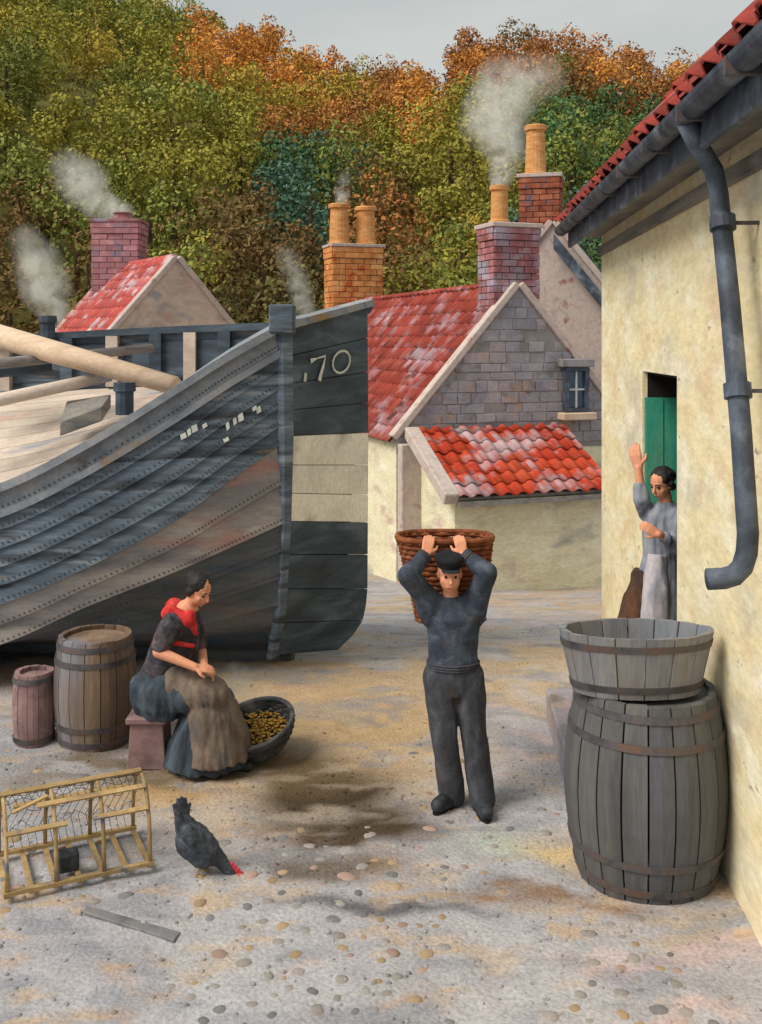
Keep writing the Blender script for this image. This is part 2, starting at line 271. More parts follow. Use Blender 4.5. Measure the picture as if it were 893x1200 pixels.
def ground_c(X, Y, Z):
    L_ = lambda c: np.array(lin(c)[:3])
    def mix(a, b, t): return a+(b-a)*t[..., None]
    px = HX+F*X/np.maximum(Y, 1); py = HY+F*(EYE-gz(Y))/np.maximum(Y, 1)
    c = np.ones(X.shape+(3,))*L_((160, 158, 163))
    wx = X+(.5*(fbm(X*1.3, Y*1.3, 40)-.5)); wy = Y+.9*(fbm(X*1.3+9, Y*1.3, 44)-.5)
    c = mix(c, L_((176, 154, 124)), .85*sm(fbm(wx*.8, wy*.5, 21), .4, .62)*sm(Y, 6.0, 7.6))      # ochre trodden sand
    c = mix(c, L_((176, 148, 108)), .8*np.exp(-(((wx+.35)/1.0)**2+((wy-8.4)/1.4)**2)))
    c = mix(c, L_((172, 171, 175)), sm(fbm(wx*1.2, wy*1.6, 23), .48, .64)*.7)
    c = mix(c, L_((130, 131, 138)), sm(fbm(wx*1.6, wy*3.5, 25), .56, .7)*.6)
    c = mix(c, L_((184, 158, 122)), sm(fbm(wx*2.2, wy*6, 27), .6, .74)*.45)
    c = mix(c, L_((180, 146, 118)), sm(fbm(wx*2.4, wy*7, 29), .66, .78)*.4)
    c = mix(c, L_((192, 164, 162)), sm(fbm(wx*1.6, wy*6, 33), .6, .74)*.5*sm(wx, .4, 1.4))
    c = mix(c, L_((124, 128, 138)), sm(fbm(X*2.2+3, Y*7, 71), .62, .74)*.5)
    c = mix(c, L_((186, 158, 122)), sm(fbm(X*3.0+5, Y*8, 73), .66, .74)*.6*sm(-Y, -7.5, -6))
    def st(x, y, a, b, col, k=1.):
        global_t = np.exp(-(((wx-x)/a)**2+((wy-y)/b)**2)**1.3); brk = sm(fbm(X*3, Y*8, 55), .3, .55)
        return mix(c, L_(col), k*np.clip(global_t*1.3, 0, 1)*(.35+.65*brk))
    for x, y, a, b, col, k in [(-.36, 7.25, .4, .34, (66, 54, 40), 1), (-.1, 6.75, .5, .32, (72, 58, 44), 1), (-.5, 7.6, .3, .25, (92, 76, 54), 1),
                               (-.2, 6.2, .4, .16, (92, 78, 64), .8), (.1, 5.75, .55, .09, (84, 84, 88), .9), (1.0, 5.9, .6, .1, (126, 92, 62), .8),
                               (-1.45, 7.65, 1.3, .32, (104, 88, 66), .9), (-1.4, 7.2, .4, .2, (168, 134, 86), .7),
                               (.9, 6.5, .22, .22, (164, 176, 162), .6), (1.15, 6.45, .2, .2, (206, 178, 122), .8)]:
        c = st(x, y, a, b, col, k)
    far = sm(Y, 20, 40); c = mix(c, L_((96, 92, 62)), far)
    g = fbm(X*9, Y*14, 61, 3); return c*(.86+.28*g)[..., None]
xs = np.concatenate([np.linspace(-400, -40, 13), np.linspace(-34, -7, 20), np.arange(-6, 6.01, .04), np.linspace(7, 34, 20), np.linspace(40, 400, 13)])
ys = np.concatenate([np.linspace(-60, 1, 14), np.linspace(1.5, 4, 10), np.arange(4.1, 13, .04), np.arange(13, 24, .12), np.linspace(24.5, 62, 30)])
gm = attr_mat('earth_and_stones', .92, .55, 42, grain=.2)
ground = link('ground', grid_mesh('ground', xs, ys, ground_z, ground_c), gm, kind='structure')
# loose and embedded cobbles, each its own piece
def cobble_mesh(seed):
    r = random.Random(seed); mb = MB(); mb.ell((0, 0, 0), (1, .78, .34), nu=9, nv=5)
    mb.v = [tuple(Vector(v)*(1+.16*mn.noise(Vector(v)*1.3+Vector((seed*3.1, 0, 0))))) for v in mb.v]
    return mb.mesh('cobblestone', True)
CM = [[cobble_mesh(i) for i in range(4)] for k in range(4)]
cms = [M['cobble'], M['cobble_ochre'], M['cobble_blue'], M['cobble_pink']]
for k in range(4):
    for me in CM[k]: me.materials.append(cms[k])
def rot(u, v, w):   # columns
    m = Matrix((Vector(u), Vector(v), Vector(w))).transposed().to_4x4(); return m
cnt = 0; tries = 0; used = []
while cnt < 230 and tries < 9000:
    tries += 1
    py = 1200-(random.random()**1.5)*330; px = random.uniform(-20, 905); Y = 3840/(py-HY); x = (px-HX)/F*Y
    if x > 1.66+.061*Y-.1: continue
    if fbm(np.array([x*1.6]), np.array([Y*1.6]), 77)[0] < .47: continue
    sz = random.uniform(.026, .06)*(1.6 if random.random() < .15 else 1)
    if any((x-a)**2+(Y-b)**2 < (sz+c)**2*1.1 for a, b, c in used): continue
    used.append((x, Y, sz)); k = random.choices(range(4), [6, 4, 3, 1.4])[0]
    z = float(ground_z(np.array(x), np.array(Y)))
    link('cobblestone', random.choice(CM[k]), None, ground, Matrix.Translation((x, Y, z-sz*.16)) @ Matrix.Rotation(random.uniform(0, 3.1), 4, 'Z') @ Matrix.Rotation(random.uniform(-.12, .12), 4, 'X') @ Matrix.Diagonal((sz, sz, sz*.8, 1)))
    cnt += 1
mb = MB(); base = MB().ell((0, 0, 0), (1, .8, .5), nu=6, nv=4)
for i in range(1500):
    Y = random.uniform(4.6, 13) if i % 3 else random.uniform(4.6, 8); x = random.uniform(-.42*Y, min(.4*Y, 1.66+.061*Y)); s_ = random.uniform(.006, .02)
    z = gzf(Y)+float(gbump(np.array(x), np.array(Y))); a = random.uniform(0, 3.1); ca, sa = math.cos(a), math.sin(a)
    mb.add([(x+s_*(v[0]*ca-v[1]*sa), Y+s_*(v[0]*sa+v[1]*ca), z+s_*v[2]) for v in base.v], base.f)
pm = mb.mesh('pebbles', True); co_ = np.empty(len(pm.vertices)*3, 'f'); pm.vertices.foreach_get('co', co_); co_ = co_.reshape(-1, 3)
pc = ground_c(co_[:, 0][None], co_[:, 1][None], None)[0]*np.repeat(rng.uniform(.6, 1.0, (1500, 1)), len(base.v), 0)
ca_ = pm.color_attributes.new('tint', 'FLOAT_COLOR', 'POINT'); ca_.data.foreach_set('color', np.concatenate([pc, np.ones((len(pc), 1))], 1).ravel().astype('f'))
link('pebbles', pm, gm, ground, kind='stuff')
# ---------------------------------------------------------------- hillside and wood
RX = [-400, -100, 60, 190, 270, 360, 410, 500, 545, 600, 650, 720, 810, 950, 1400]
RY = [-140, -90, -45, 0, 26, 66, 76, 79, 50, 49, 50, 62, 84, 110, 160]
def hill_z(X, Y):
    px = HX+F*X/np.maximum(Y, 1); yr = np.interp(px, RX, RY)+46
    zr = EYE+(HY-yr)/F*165
    t = np.clip((Y-44)/(165-44), 0, 1); up = -2.8+(zr+2.8)*t**.85
    z = np.where(Y > 165, zr-(Y-165)*.35, up); return z+2.0*(fbm(X*.06, Y*.06, 5)-.5)*np.clip((Y-48)/20, 0, 1)
def hill_c(X, Y, Z):
    n = fbm(X*.08, Y*.08, 8)[..., None]; return np.array(lin((98, 94, 48))[:3])*(.6+.8*n)
link('hillside', grid_mesh('hillside', np.linspace(-260, 260, 131), np.linspace(44, 330, 100), hill_z, hill_c), attr_mat('hill_earth', 1, .5, 2), kind='structure')
def wood():
    V = []; C = []; T0 = []
    cols = {k: np.array(lin(v)[:3]) for k, v in dict(olive=(136, 130, 54), green=(116, 122, 58), dark=(72, 100, 60), teal=(74, 102, 84), brown=(112, 90, 54), rust=(156, 106, 58), orange=(188, 130, 62), gold=(154, 136, 56), deep=(90, 84, 48)).items()}
    trees = []
    for Y in [48, 53, 58, 64, 70, 77, 84, 92, 101, 110, 120, 131, 142, 153, 163]:
        step = 3.2+Y*.011; half = Y*.5+8; x = -half+random.random()*step
        while x < half:
            yy = Y+random.uniform(-3, 3); xx = x+random.uniform(-1, 1); trees.append((xx, yy)); x += step*random.uniform(.8, 1.25)
    for (x, Y) in trees:
        z = float(hill_z(np.array([x]), np.array([Y]))[0]); R = random.uniform(2.3, 3.8)*(1+(Y-50)/350); H = R*random.uniform(1.5, 2.1)
        px = HX+F*x/Y; py = HY-F*(z+H-EYE)/Y; j = random.gauss(0, 9); px2 = px+j; py2 = py+random.gauss(0, 7)
        rd = py2-np.interp(px2, RX, RY)
        if 235 < px2 < 560 and rd < 34: w = [('orange', 5), ('rust', 3), ('gold', 2)]
        elif 560 <= px2 < 830 and rd < 26: w = [('rust', 5), ('orange', 3), ('brown', 1)]
        elif px2 > 615 and py2 > 75 and px2 < 800: w = [('dark', 7), ('green', 2), ('teal', 1)]
        elif py2 < 90 and 480 < px2 < 820: w = [('rust', 4), ('orange', 1.6), ('brown', 2), ('olive', 2)]
        elif 340 < px2 < 510 and py2 < 135: w = [('orange', 2), ('rust', 4), ('gold', 4), ('olive', 3)]
        elif 230 < px2 < 330 and py2 < 60: w = [('orange', 2), ('gold', 3), ('olive', 3)]
        elif 290 < px2 < 395 and 130 < py2 < 250: w = [('teal', 5), ('dark', 4), ('green', 2)]
        elif px2 < 230 and 110 < py2 < 180 : w = [('green', 4), ('olive', 5)]
        elif 200 < px2 < 385 and py2 > 210: w = [('brown', 6), ('deep', 4)]
        elif px2 < 110 and py2 > 200: w = [('olive', 3), ('deep', 4), ('brown', 2)]
        elif 450 < px2 < 600 and py2 > 120: w = [('olive', 6), ('gold', 3), ('green', 1)]
        elif 385 < px2 < 480 and 175 < py2: w = [('rust', 3), ('gold', 2), ('brown', 3)]
        else: w = [('olive', 5), ('green', 4), ('gold', 1)]
        base = cols[random.choices([a for a, _ in w], [b for _, b in w])[0]]*random.uniform(1.05, 1.3)
        n = int(1500*(1 if Y < 90 else .8)); k = random.randint(9, 13)
        lc = rng.normal(size=(k, 3)); lc /= np.linalg.norm(lc, axis=1)[:, None]; lc *= rng.uniform(.4, .8, (k, 1)); lr = rng.uniform(.3, .5, k)
        which = rng.integers(0, k, n); d = rng.normal(size=(n, 3)); d /= np.linalg.norm(d, axis=1)[:, None]
        p = lc[which]+d*(lr[which]*rng.uniform(.7, 1.05, n))[:, None]
        p = p*np.array([R, R, H*.55])+np.array([x, Y, z+H*.56])
        s_ = rng.uniform(.09, .2, n)*(1+(Y-50)/160)
        nrm = d+rng.normal(size=(n, 3))*.6; nrm /= np.linalg.norm(nrm, axis=1)[:, None]
        a = np.cross(nrm, rng.normal(size=(n, 3))); a /= np.linalg.norm(a, axis=1)[:, None]; b = np.cross(nrm, a)
        a *= s_[:, None]; b *= (s_*.6)[:, None]
        V.append(np.stack([p-a, p-b, p+a, p+b], 1).reshape(-1, 3))
        hue = base[None]*(rng.uniform(.86, 1.16, (n, 1)))*(.86+.3*rng.random((k, 1)))[which]; hue = np.clip(hue*(1+rng.normal(size=(n, 3))*.04), 0, 1)
        C.append(np.repeat(np.concatenate([hue, np.ones((n, 1))], 1), 4, 0))
        T0.append((x, Y, z, H, R))
    V = np.concatenate(V); C = np.concatenate(C); nq = len(V)//4
    me = bpy.data.meshes.new('woodland'); me.vertices.add(len(V)); me.vertices.foreach_set('co', V.ravel().astype('f'))
    me.loops.add(nq*4); me.loops.foreach_set('vertex_index', np.arange(nq*4, dtype='i')); me.polygons.add(nq)
    me.polygons.foreach_set('loop_start', np.arange(0, nq*4, 4, dtype='i')); me.polygons.foreach_set('loop_total', np.full(nq, 4, 'i')); me.update()
    ca = me.color_attributes.new('tint', 'FLOAT_COLOR', 'POINT'); ca.data.foreach_set('color', C.ravel().astype('f'))
    w = link('woodland', me, attr_mat('autumn_leaves', .8, 0, 3, grain=.15), kind='stuff')
    tag(w, 'autumn woodland of green and orange trees covering the steep hillside', 'woodland')
    mb = MB()
    for x, Y, z, H, R in T0: mb.tube([(x, Y, z-.5), (x+.1, Y, z+H*.35), (x, Y, z+H*.75)], [R*.07, R*.05, R*.02], 5)
    mb.obj('tree_trunks', M['brown_skirt'], w, kind='stuff')
wood()
# ---------------------------------------------------------------- roofs, chimneys, walls of pieces
def pantile(w, l, t=.02):
    mb = MB(); n = 6; prof = []
    for i in range(n+1):
        u = i/n; prof.append((w*1.06*(u-.5), .038*w/.26*math.sin(2*math.pi*u*.98)))
    V = []
    for (y0, lift) in ((0, .03), (l*1.12, 0)):
        V += [(x, y0, z+lift+t) for x, z in prof]; V += [(x, y0, z+lift) for x, z in prof]
    m = n+1; f = []
    for i in range(n): f += [(i, i+1, 2*m+i+1, 2*m+i), (i, m+i, m+i+1, i+1)]
    mb.add(V, f); return mb.mesh('tile', True, fixn=False)
def tile_roof(parent, o, u, v, width, length, tw, tl, m, jitter=1, name='tile', rows=None):
    o, u, v = Vector(o), Vector(u).normalized(), Vector(v).normalized(); n = u.cross(v)
    if n.z < 0: n = -n
    me = pantile(tw, tl); me.materials.append(m); R = rot(u, v, n)
    if R.determinant() < 0: R = rot(-u, v, n)
    nx = int(width/tw); ny = int(length/tl)+1
    for j in range(ny):
        if rows and j >= rows: break
        for i in range(nx):
            p = o+u*((i+.5)*width/nx)+v*(j*tl-.03)+n*(.012*j*0+.03+(random.uniform(-.006, .01)+.02*mn.noise(Vector((i*.31, j*.4, width))))*jitter)
            sc = 1 if (j+1.12)*tl-.03 <= length else max(.25, (length-j*tl+.03)/(tl*1.12))
            link(name, me, None, parent, Matrix.Translation(p) @ R @ Matrix.Rotation(random.uniform(-.02, .02)*jitter, 4, 'Z') @ Matrix.Diagonal((width/nx/tw, sc, 1, 1)))
def unit_block(): return MB().box((0, 0, 0), (.5, 0, 0), (0, .5, 0), (0, 0, .5)).mesh('b', bevel=.04)
BLK = {}
def block(name, m):
    if (name, m.name) not in BLK:
        me = unit_block(); me.name = name; me.materials.append(m); BLK[(name, m.name)] = me
    return BLK[(name, m.name)]
def chimney(parent, c, e, d, w, dp, z0, z1, m, bh=.14, bl=.34, cap=M['skew'], pots=(), corb=True):
    """c: centre; e,d: unit axes; a core with brick pieces on the four faces, corbelled head and pots"""
    c = Vector(c); e = Vector(e); d = Vector(d)
    core = MB().box((c.x, c.y, (z0+z1)/2), e*(w/2-.05), d*(dp/2-.05), (0, 0, (z1-z0)/2)).obj('chimney', M['mortar'], parent)
    nr = max(1, round((z1-z0)/bh)); h = (z1-z0)/nr; me = block('brick', m)
    for r in range(nr):
        z = z0+(r+.5)*h; k = .03 if (corb and r >= nr-2) else 0
        for (ax, nrm, L_, D_) in ((e, -d, w, dp), (d, e, dp, w), (d, -e, dp, w)):
            nb = max(1, round(L_/bl)); bw = L_/nb; off = .5 if r % 2 else 0
            xs_ = [i*bw+off*bw for i in range(nb+(0 if not off else -1))]
            spans = [(x, x+bw) for x in xs_]
            if off: spans = [(0, bw*.5)]+spans+[(L_-bw*.5, L_)]
            for a, b in spans:
                p = Vector((c.x, c.y, z))+ax*((a+b)/2-L_/2)+nrm*(D_/2-.04+k+random.uniform(-.006, .01))
                link('brick', me, None, core, Matrix.Translation(p) @ rot(ax, nrm, (0, 0, 1)) @ Matrix.Diagonal((b-a-.018+(.02 if k else 0), .11, h-.016, 1)))
    MB().box((c.x, c.y, z1+.05), e*(w/2+.07), d*(dp/2+.07), (0, 0, .05)).obj('chimney_cap', cap, parent, bevel=.015)
    for (t, r0, r1, hh, pm) in pots:
        q = Vector((c.x, c.y, z1+.1))+e*t
        lip = .12*hh
        mbp = MB().loft([(q+Vector((0, 0, z)), e*r, d*r) for z, r in ((0, r0*1.15), (.06, r0*1.15), (.08, r0), (hh-lip, r1), (hh-lip+.02, r1*1.22), (hh-.03, r1*1.25), (hh, r1*1.12), (hh, r1*.8), (hh*.6, r1*.75))], 18)
        po = mbp.obj('chimney_pot', pm, parent, smooth=False)
        MB().loft([(q+Vector((0, 0, hh*.95)), e*r1*.79, d*r1*.79), (q+Vector((0, 0, hh*.955)), e*r1*.79, d*r1*.79)], 18).obj('flue', M['soot'], po)
    return core
def stone_face(parent, o, u, width, z0, ztop, nrm, m, rowh=.22, L_=.45, clip=None, inset=0):
    """courses of squared rubble; clip(z) gives the span of the face at that height"""
    o = Vector(o); u = Vector(u); nrm = Vector(nrm); me = block('stone', m); z = z0; k = 0
    while z+.08 < ztop:
        h = rowh*random.uniform(.8, 1.2); h = min(h, ztop-z); a, b = clip(z+h*.7) if clip else (0, width); x = a+.02
        while x < b-.06:
            w = L_*random.uniform(.55, 1.35)
            if x+w > b-.12: w = b-x-.02
            p = o+u*(x+w/2)+Vector((0, 0, z+h/2-o.z))+nrm*(random.uniform(.0, .03)-inset)
            link('stone', me, None, parent, Matrix.Translation(p) @ rot(u, nrm, (0, 0, 1)) @ Matrix.Rotation(random.uniform(-.02, .02), 4, 'Y') @ Matrix.Diagonal((w-.02, .12, h-.018, 1)))
            x += w; k += 1
        z += h
    return k
def gable_house(name, label, apex, th, hwl, hwr, length, zeave, wallm, tilem, gableparts=None, tw=.3, tl=.36, rightroof=True, far=True):
    a = Vector(apex); e = Vector((math.cos(th), math.sin(th), 0)); d = Vector((-math.sin(th), math.cos(th), 0)); g0 = gzf(a.y)-.5
    t = thing(name, label, 'cottage', (a.x, a.y, gzf(a.y)))
    slope = (a.z-zeave)/hwl; zr = a.z-slope*hwr
    pl = a-e*hwl; pr = a+e*hwr; pl.z = zeave; pr.z = zr
    poly = [Vector((pl.x, pl.y, g0)), Vector((pr.x, pr.y, g0)), pr, a, pl]
    wall = MB().prism(poly, d*length).obj('wall', wallm, t)
    for side, p in ((-1, pl), (1, pr)):
        if side == 1 and not rightroof: continue
        v = (a-p); Ls = v.length; v.normalize(); n = d.cross(v); n = n if n.z > 0 else -n
        o = p-v*.12+n*.03
        slab = MB().box(o+v*(Ls+.12)/2+d*length/2, v*(Ls+.12)/2, d*length/2, n*.03).obj('roof', M['oldwood'], t)
        tile_roof(slab, o+n*.02, d, v, length, Ls+.1, tw, tl, tilem)
        for dd in (-.02, length-.1) if far else (-.02,):
            MB().box((p+a)/2+n*.07+d*(dd+.06), v*(Ls/2+.02), d*.13, n*.075).obj('coping', M['skew'], t, bevel=.02)
    MB().tube([a+d*.12+Vector((0, 0, .06)), a+d*(length-.1)+Vector((0, 0, .06))], .11, 8).obj('ridge_tile', tilem, t)
    return t, wall, a, e, d, pl, pr
# --- central cottage
TH = math.radians(20); AP = P(607, 336, 22)
t, wall, a, e, d, pl, pr = gable_house('stone_cottage', 'grey stone cottage with red tiled roof and lean-to, facing the yard', AP, TH, 2.8, 2.8, 11.2, 1.19, M['white'], M['tile'])
slope = (a.z-1.19)/2.8
def clipB(z): hw = min(2.8, (a.z-z)/slope)+.02; return (2.8-hw, 2.8+hw)
MB().prism([pl-d*.001+Vector((0, 0, -.3)), pr-d*.001+Vector((0, 0, -.3)), pr-d*.001, a-d*.001-Vector((0, 0, .02)), pl-d*.001], -d*.016).obj('mortar_bed', M['mortar'], wall)
stone_face(wall, pl, e, 5.6, 1.0, a.z-.1, -d, M['stone'], clip=clipB, inset=.045)
chimney(t, a+d*.45+e*.0, e, d, 1.08, .8, a.z-.55, P(0, 268, 22.3).z, M['brick_red'], pots=())
ledge = a+d*.45-e*.22; zt = P(0, 268, 22.3).z+.1
q = Vector((ledge.x, ledge.y, zt))
po = MB().loft([(q+Vector((0, 0, z)), e*r, d*r) for z, r in ((0, .24), (.07, .24), (.1, .19), (.72, .18), (.74, .22), (.82, .22), (.84, .18), (.84, .14), (.5, .14))], 18).obj('chimney_pot', M['pot'], t)
MB().loft([(q+Vector((0, 0, .8)), e*.14, d*.14), (q+Vector((0, 0, .805)), e*.14, d*.14)], 18).obj('flue', M['soot'], po)
LPOT = q+Vector((0, 0, .85))
fa = a+d*10.5-e*.22
zc = P(0, 291, fa.y).z
chimney(t, fa, e, d, 1.6, .9, a.z-.7, zc, M['brick_orange'], bh=.17, bl=.4, pots=((-.46, .31, .28, 1.25, M['pot']), (.4, .31, .28, 1.2, M['pot'])))
FPOT = fa-e*.4+Vector((0, 0, zc+1.3-fa.z))
# window in the gable
wc = a+e*1.36; wc.z = P(0, 456, 22.5).z
win = MB(); W_, H_ = .5, .44
fr = MB()
for sx in (-1, 1): fr.box(wc-d*.13+e*sx*W_/2, e*.045, d*.05, (0, 0, H_+.04))
for sz in (-1, 1): fr.box(wc-d*.13+Vector((0, 0, sz*H_)), e*(W_/2-.045), d*.05, (0, 0, .04))
wf = fr.obj('window', M['gutter'], t)
for sx in (-1, 1):
    for sz in (-1, 1): MB().box(wc-d*.09+e*sx*W_*.22+Vector((0, 0, sz*H_*.46)), e*W_*.2, d*.01, (0, 0, H_*.42)).obj('pane', M['glass'], wf)
gb = MB().box(wc-d*.11, e*.02, d*.025, (0, 0, H_-.04)); gb.box(wc-d*.11, e*(W_/2-.05), d*.023, (0, 0, .02)); gb.obj('glazing_bar', M['white_mark'], wf)
MB().box(wc-d*.16-Vector((0, 0, H_+.14)), e*.42, d*.14, (0, 0, .08)).obj('window_sill', M['spar'], t, bevel=.02)
MB().box(wc-d*.12+Vector((0, 0, H_+.14)), e*.42, d*.09, (0, 0, .09)).obj('lintel', M['stone'], t, bevel=.02)
# lean-to against the gable
t0, t1, pj = -2.35, 1.05, 2.1
A0 = a+e*t0-d*.03; A1 = a+e*t1-d*.03; A0.z = A1.z = P(0, 506, 21.3).z
B0 = a+e*t0-d*pj; B1 = a+e*t1-d*pj; B0.z = B1.z = P(0, 582, 19.7).z
g0 = -2.2
lw = MB(); 
lw.prism([Vector((A0.x, A0.y, g0)), Vector((B0.x, B0.y, g0))+d*.16, B0+d*.16-Vector((0, 0, .05)), A0-Vector((0, 0, .08))], (A1-A0)).obj('lean_to_wall', M['white'], t)
v = (A0-B0); Ls = v.length; v.normalize(); n = e.cross(v); n = n if n.z > 0 else -n
sl = MB().box((A0+A1+B0+B1)/4+n*.02, e*(t1-t0)/2, v*Ls/2, n*.03).obj('lean_to_roof', M['oldwood'], t)
tile_roof(sl, B0+n*.05, e, v, t1-t0, Ls, .29, .36, M['tile_bright'])
MB().box((A0+B0)/2-e*.14+n*.03, v*(Ls/2), e*.15, n*.12).obj('coping', M['skew'], t, bevel=.02)
MB().box((B0+B1)/2-v*.03-Vector((0, 0, .06)), e*(t1-t0)/2, d*.05, (0, 0, .05)).obj('eave_board', M['oldwood'], t)
# a buttress-like pale pier on the corner, below the eave, with an orange patch
pier = pl-d*.14+e*.3
MB().box((pier.x, pier.y, -.5), e*.28, d*.12, (0, 0, 1.6)).obj('corner_pier', M['skew'], t, bevel=.02)
# low whitewashed yard wall running on to the right of the lean-to
# --- cottage behind with the tall pot
AP2 = P(648, 262, 25.5)
t, wall, a, e, d, pl, pr = gable_house('slate_cottage', 'pale gabled cottage with slate roof standing behind the stone cottage', AP2, math.radians(-14), 1.45, 2.9, 5, 4.3, M['skew'], M['slate'], tw=.32, tl=.4)
cc = a-e*.34+d*.5
MB().box((a+pr)/2-d*.16-Vector((0, 0, .42)), (pr-a)/2*.98, d*.06, (0, 0, .19)).obj('barge_board', M['gutter'], t)
chimney(t, cc, e, d, 1.0, .8, a.z-.4, P(0, 210, 26).z, M['brick_brown'], pots=((-.14, .27, .23, 1.28, M['pot']),))
# --- cottage far left beyond the boat
AP3 = P(207, 304, 28)
t, wall, a, e, d, pl, pr = gable_house('pink_roofed_cottage', 'beige gabled cottage with pink and red roof beyond the boat', AP3, math.radians(35), 1.9, 1.9, 4.6, 3.32, M['deck'], M['tile_pink'], tw=.32, tl=.38)
zc3 = P(0, 264, 31.5).z
chimney(t, a+d*4.0-e*.1, Vector((1, 0, 0)), Vector((0, 1, 0)), 1.4, 1.1, a.z-1.6, zc3, M['brick_pink'], bh=.17, bl=.4, cap=M['brick_red'], pots=((0.1, .26, .24, .25, M['brick_red']),))
SPOT = a+d*4.0; SPOT.z = zc3+.35
# ---------------------------------------------------------------- the cream house on the right
def WX(Y): return 1.676+.061*Y
wd = Vector((.061, 1, 0)).normalized(); wn = Vector((-1, .061, 0)).normalized()
def WP(Y, z, off=0): return Vector((WX(Y), Y, z))+wn*off
house = thing('cream_house', 'cream limewashed house with pantiled eave, gutter and open doorway', 'house', (WX(8), 8, 0))
D0, D1, DZ0, DZ1 = 7.35, 8.62, .78, 2.95
dp = .42
wl = MB(); EZ = 4.32
def wallpiece(y0, y1, z0, z1, nseg=0):
    wl.prism([WP(y0, z0), WP(y1, z0), WP(y1, z1), WP(y0, z1)], -wn*dp)
wallpiece(1.0, D0, -.6, EZ); wallpiece(D1, 10.85, -.6, EZ); wallpiece(D0, D1, DZ1, EZ); wallpiece(D0, D1, -.6, DZ0)
wo = wl.obj('wall', M['wall'], house)
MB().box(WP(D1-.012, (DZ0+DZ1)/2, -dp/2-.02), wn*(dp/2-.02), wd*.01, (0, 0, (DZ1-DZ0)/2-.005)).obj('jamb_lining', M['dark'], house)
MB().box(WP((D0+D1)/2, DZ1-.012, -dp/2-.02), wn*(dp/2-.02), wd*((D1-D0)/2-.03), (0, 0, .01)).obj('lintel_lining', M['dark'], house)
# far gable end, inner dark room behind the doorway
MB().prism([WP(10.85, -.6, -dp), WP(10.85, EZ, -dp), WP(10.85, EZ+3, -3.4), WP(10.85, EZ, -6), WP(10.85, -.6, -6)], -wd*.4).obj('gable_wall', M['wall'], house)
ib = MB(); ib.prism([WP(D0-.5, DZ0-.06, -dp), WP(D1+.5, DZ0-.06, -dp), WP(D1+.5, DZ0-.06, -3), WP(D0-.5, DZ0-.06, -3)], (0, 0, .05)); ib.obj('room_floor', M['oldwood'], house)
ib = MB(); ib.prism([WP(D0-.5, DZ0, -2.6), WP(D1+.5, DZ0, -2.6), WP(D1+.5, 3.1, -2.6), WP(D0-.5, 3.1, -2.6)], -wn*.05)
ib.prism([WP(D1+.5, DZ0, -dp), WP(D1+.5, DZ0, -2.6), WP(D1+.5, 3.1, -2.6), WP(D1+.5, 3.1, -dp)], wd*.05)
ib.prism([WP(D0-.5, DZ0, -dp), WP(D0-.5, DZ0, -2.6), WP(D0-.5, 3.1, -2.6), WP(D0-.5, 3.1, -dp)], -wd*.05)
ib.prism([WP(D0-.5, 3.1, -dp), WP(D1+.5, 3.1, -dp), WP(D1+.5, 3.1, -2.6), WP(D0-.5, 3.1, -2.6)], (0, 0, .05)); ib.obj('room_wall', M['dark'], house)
# door leaf, ajar at the back of the reveal, of vertical boards
df = MB(); 
for yy in (D0+.03,): df.box(WP(yy, (DZ0+DZ1)/2, -dp+.06), wd*.03, wn*.05, (0, 0, (DZ1-DZ0)/2))
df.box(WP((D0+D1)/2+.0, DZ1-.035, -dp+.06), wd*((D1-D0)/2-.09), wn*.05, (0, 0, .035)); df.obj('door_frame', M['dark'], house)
lw_, lh = 1.2, 1.93; DX = D1-.05     # leaf swung inwards, standing square to the wall along the far jamb
dr = MB().box(WP(DX, DZ0+lh/2+.02, -.01-lw_/2), wn*lw_/2, wd*.012, (0, 0, lh/2)).obj('door', M['teal'], house)
nb = 8; bw = lw_/nb
for i in range(nb): MB().box(WP(DX-.022, DZ0+lh/2+.02, -.01-bw*(i+.5)), wn*(bw/2-.005), wd*.011, (0, 0, lh/2-.01)).obj('board', M['teal'], dr)
# stone threshold and steps
for k, (pj, z1) in enumerate(((.36, DZ0), (.58, .5), (.8, .25))):
    MB().prism([WP(D0-.02, z1, pj), WP(D1+.05, z1, pj), WP(D1+.05, z1, pj-.36 if k else -.0), WP(D0-.02, z1, pj-.36 if k else -.0)], (0, 0, -.27 if k else -.28)).obj('step', M['stone'], house, bevel=.015)
MB().prism([WP(D0+.01, .5, .3), WP(D1, .5, .3), WP(D1, .5, .002), WP(D0+.01, .5, .002)], (0, 0, -.6)).obj('step_core', M['stone'], house)
# eave: soffit, fascia, gutter, board for the soffit shadow, roof with pantiles
OV = .3; y0, y1 = 1.0, 11.05
MB().prism([WP(y0, EZ, .002), WP(y1, EZ, .002), WP(y1, EZ, OV), WP(y0, EZ, OV)], (0, 0, .03)).obj('soffit', M['oldwood'], house)
MB().box(WP((y0+y1)/2, EZ+.0, OV+.015), wd*(y1-y0)/2, wn*.015, (0, 0, .11)).obj('fascia', M['gutter'], house)
MB().box(WP((y0+10.85)/2, EZ-.17, .02), wd*(10.85-y0)/2, wn*.022, (0, 0, .045)).obj('soffit_shadow_board', M['oldwood'], house)  # grey board added in place of the shadow strip under the soffit
gp = []; n = 10
gut = MB(); V = []; 
for Y in np.linspace(y0, y1, 24):
    for k in range(n+1):
        an = math.pi+math.pi*k/n; V.append(WP(Y, EZ+.09+.075*math.sin(an)+.0, OV+.105+.075*math.cos(an)))
    for k in range(n+1):
        an = 2*math.pi-math.pi*k/n; V.append(WP(Y, EZ+.09+.062*math.sin(an), OV+.105+.062*math.cos(an)))
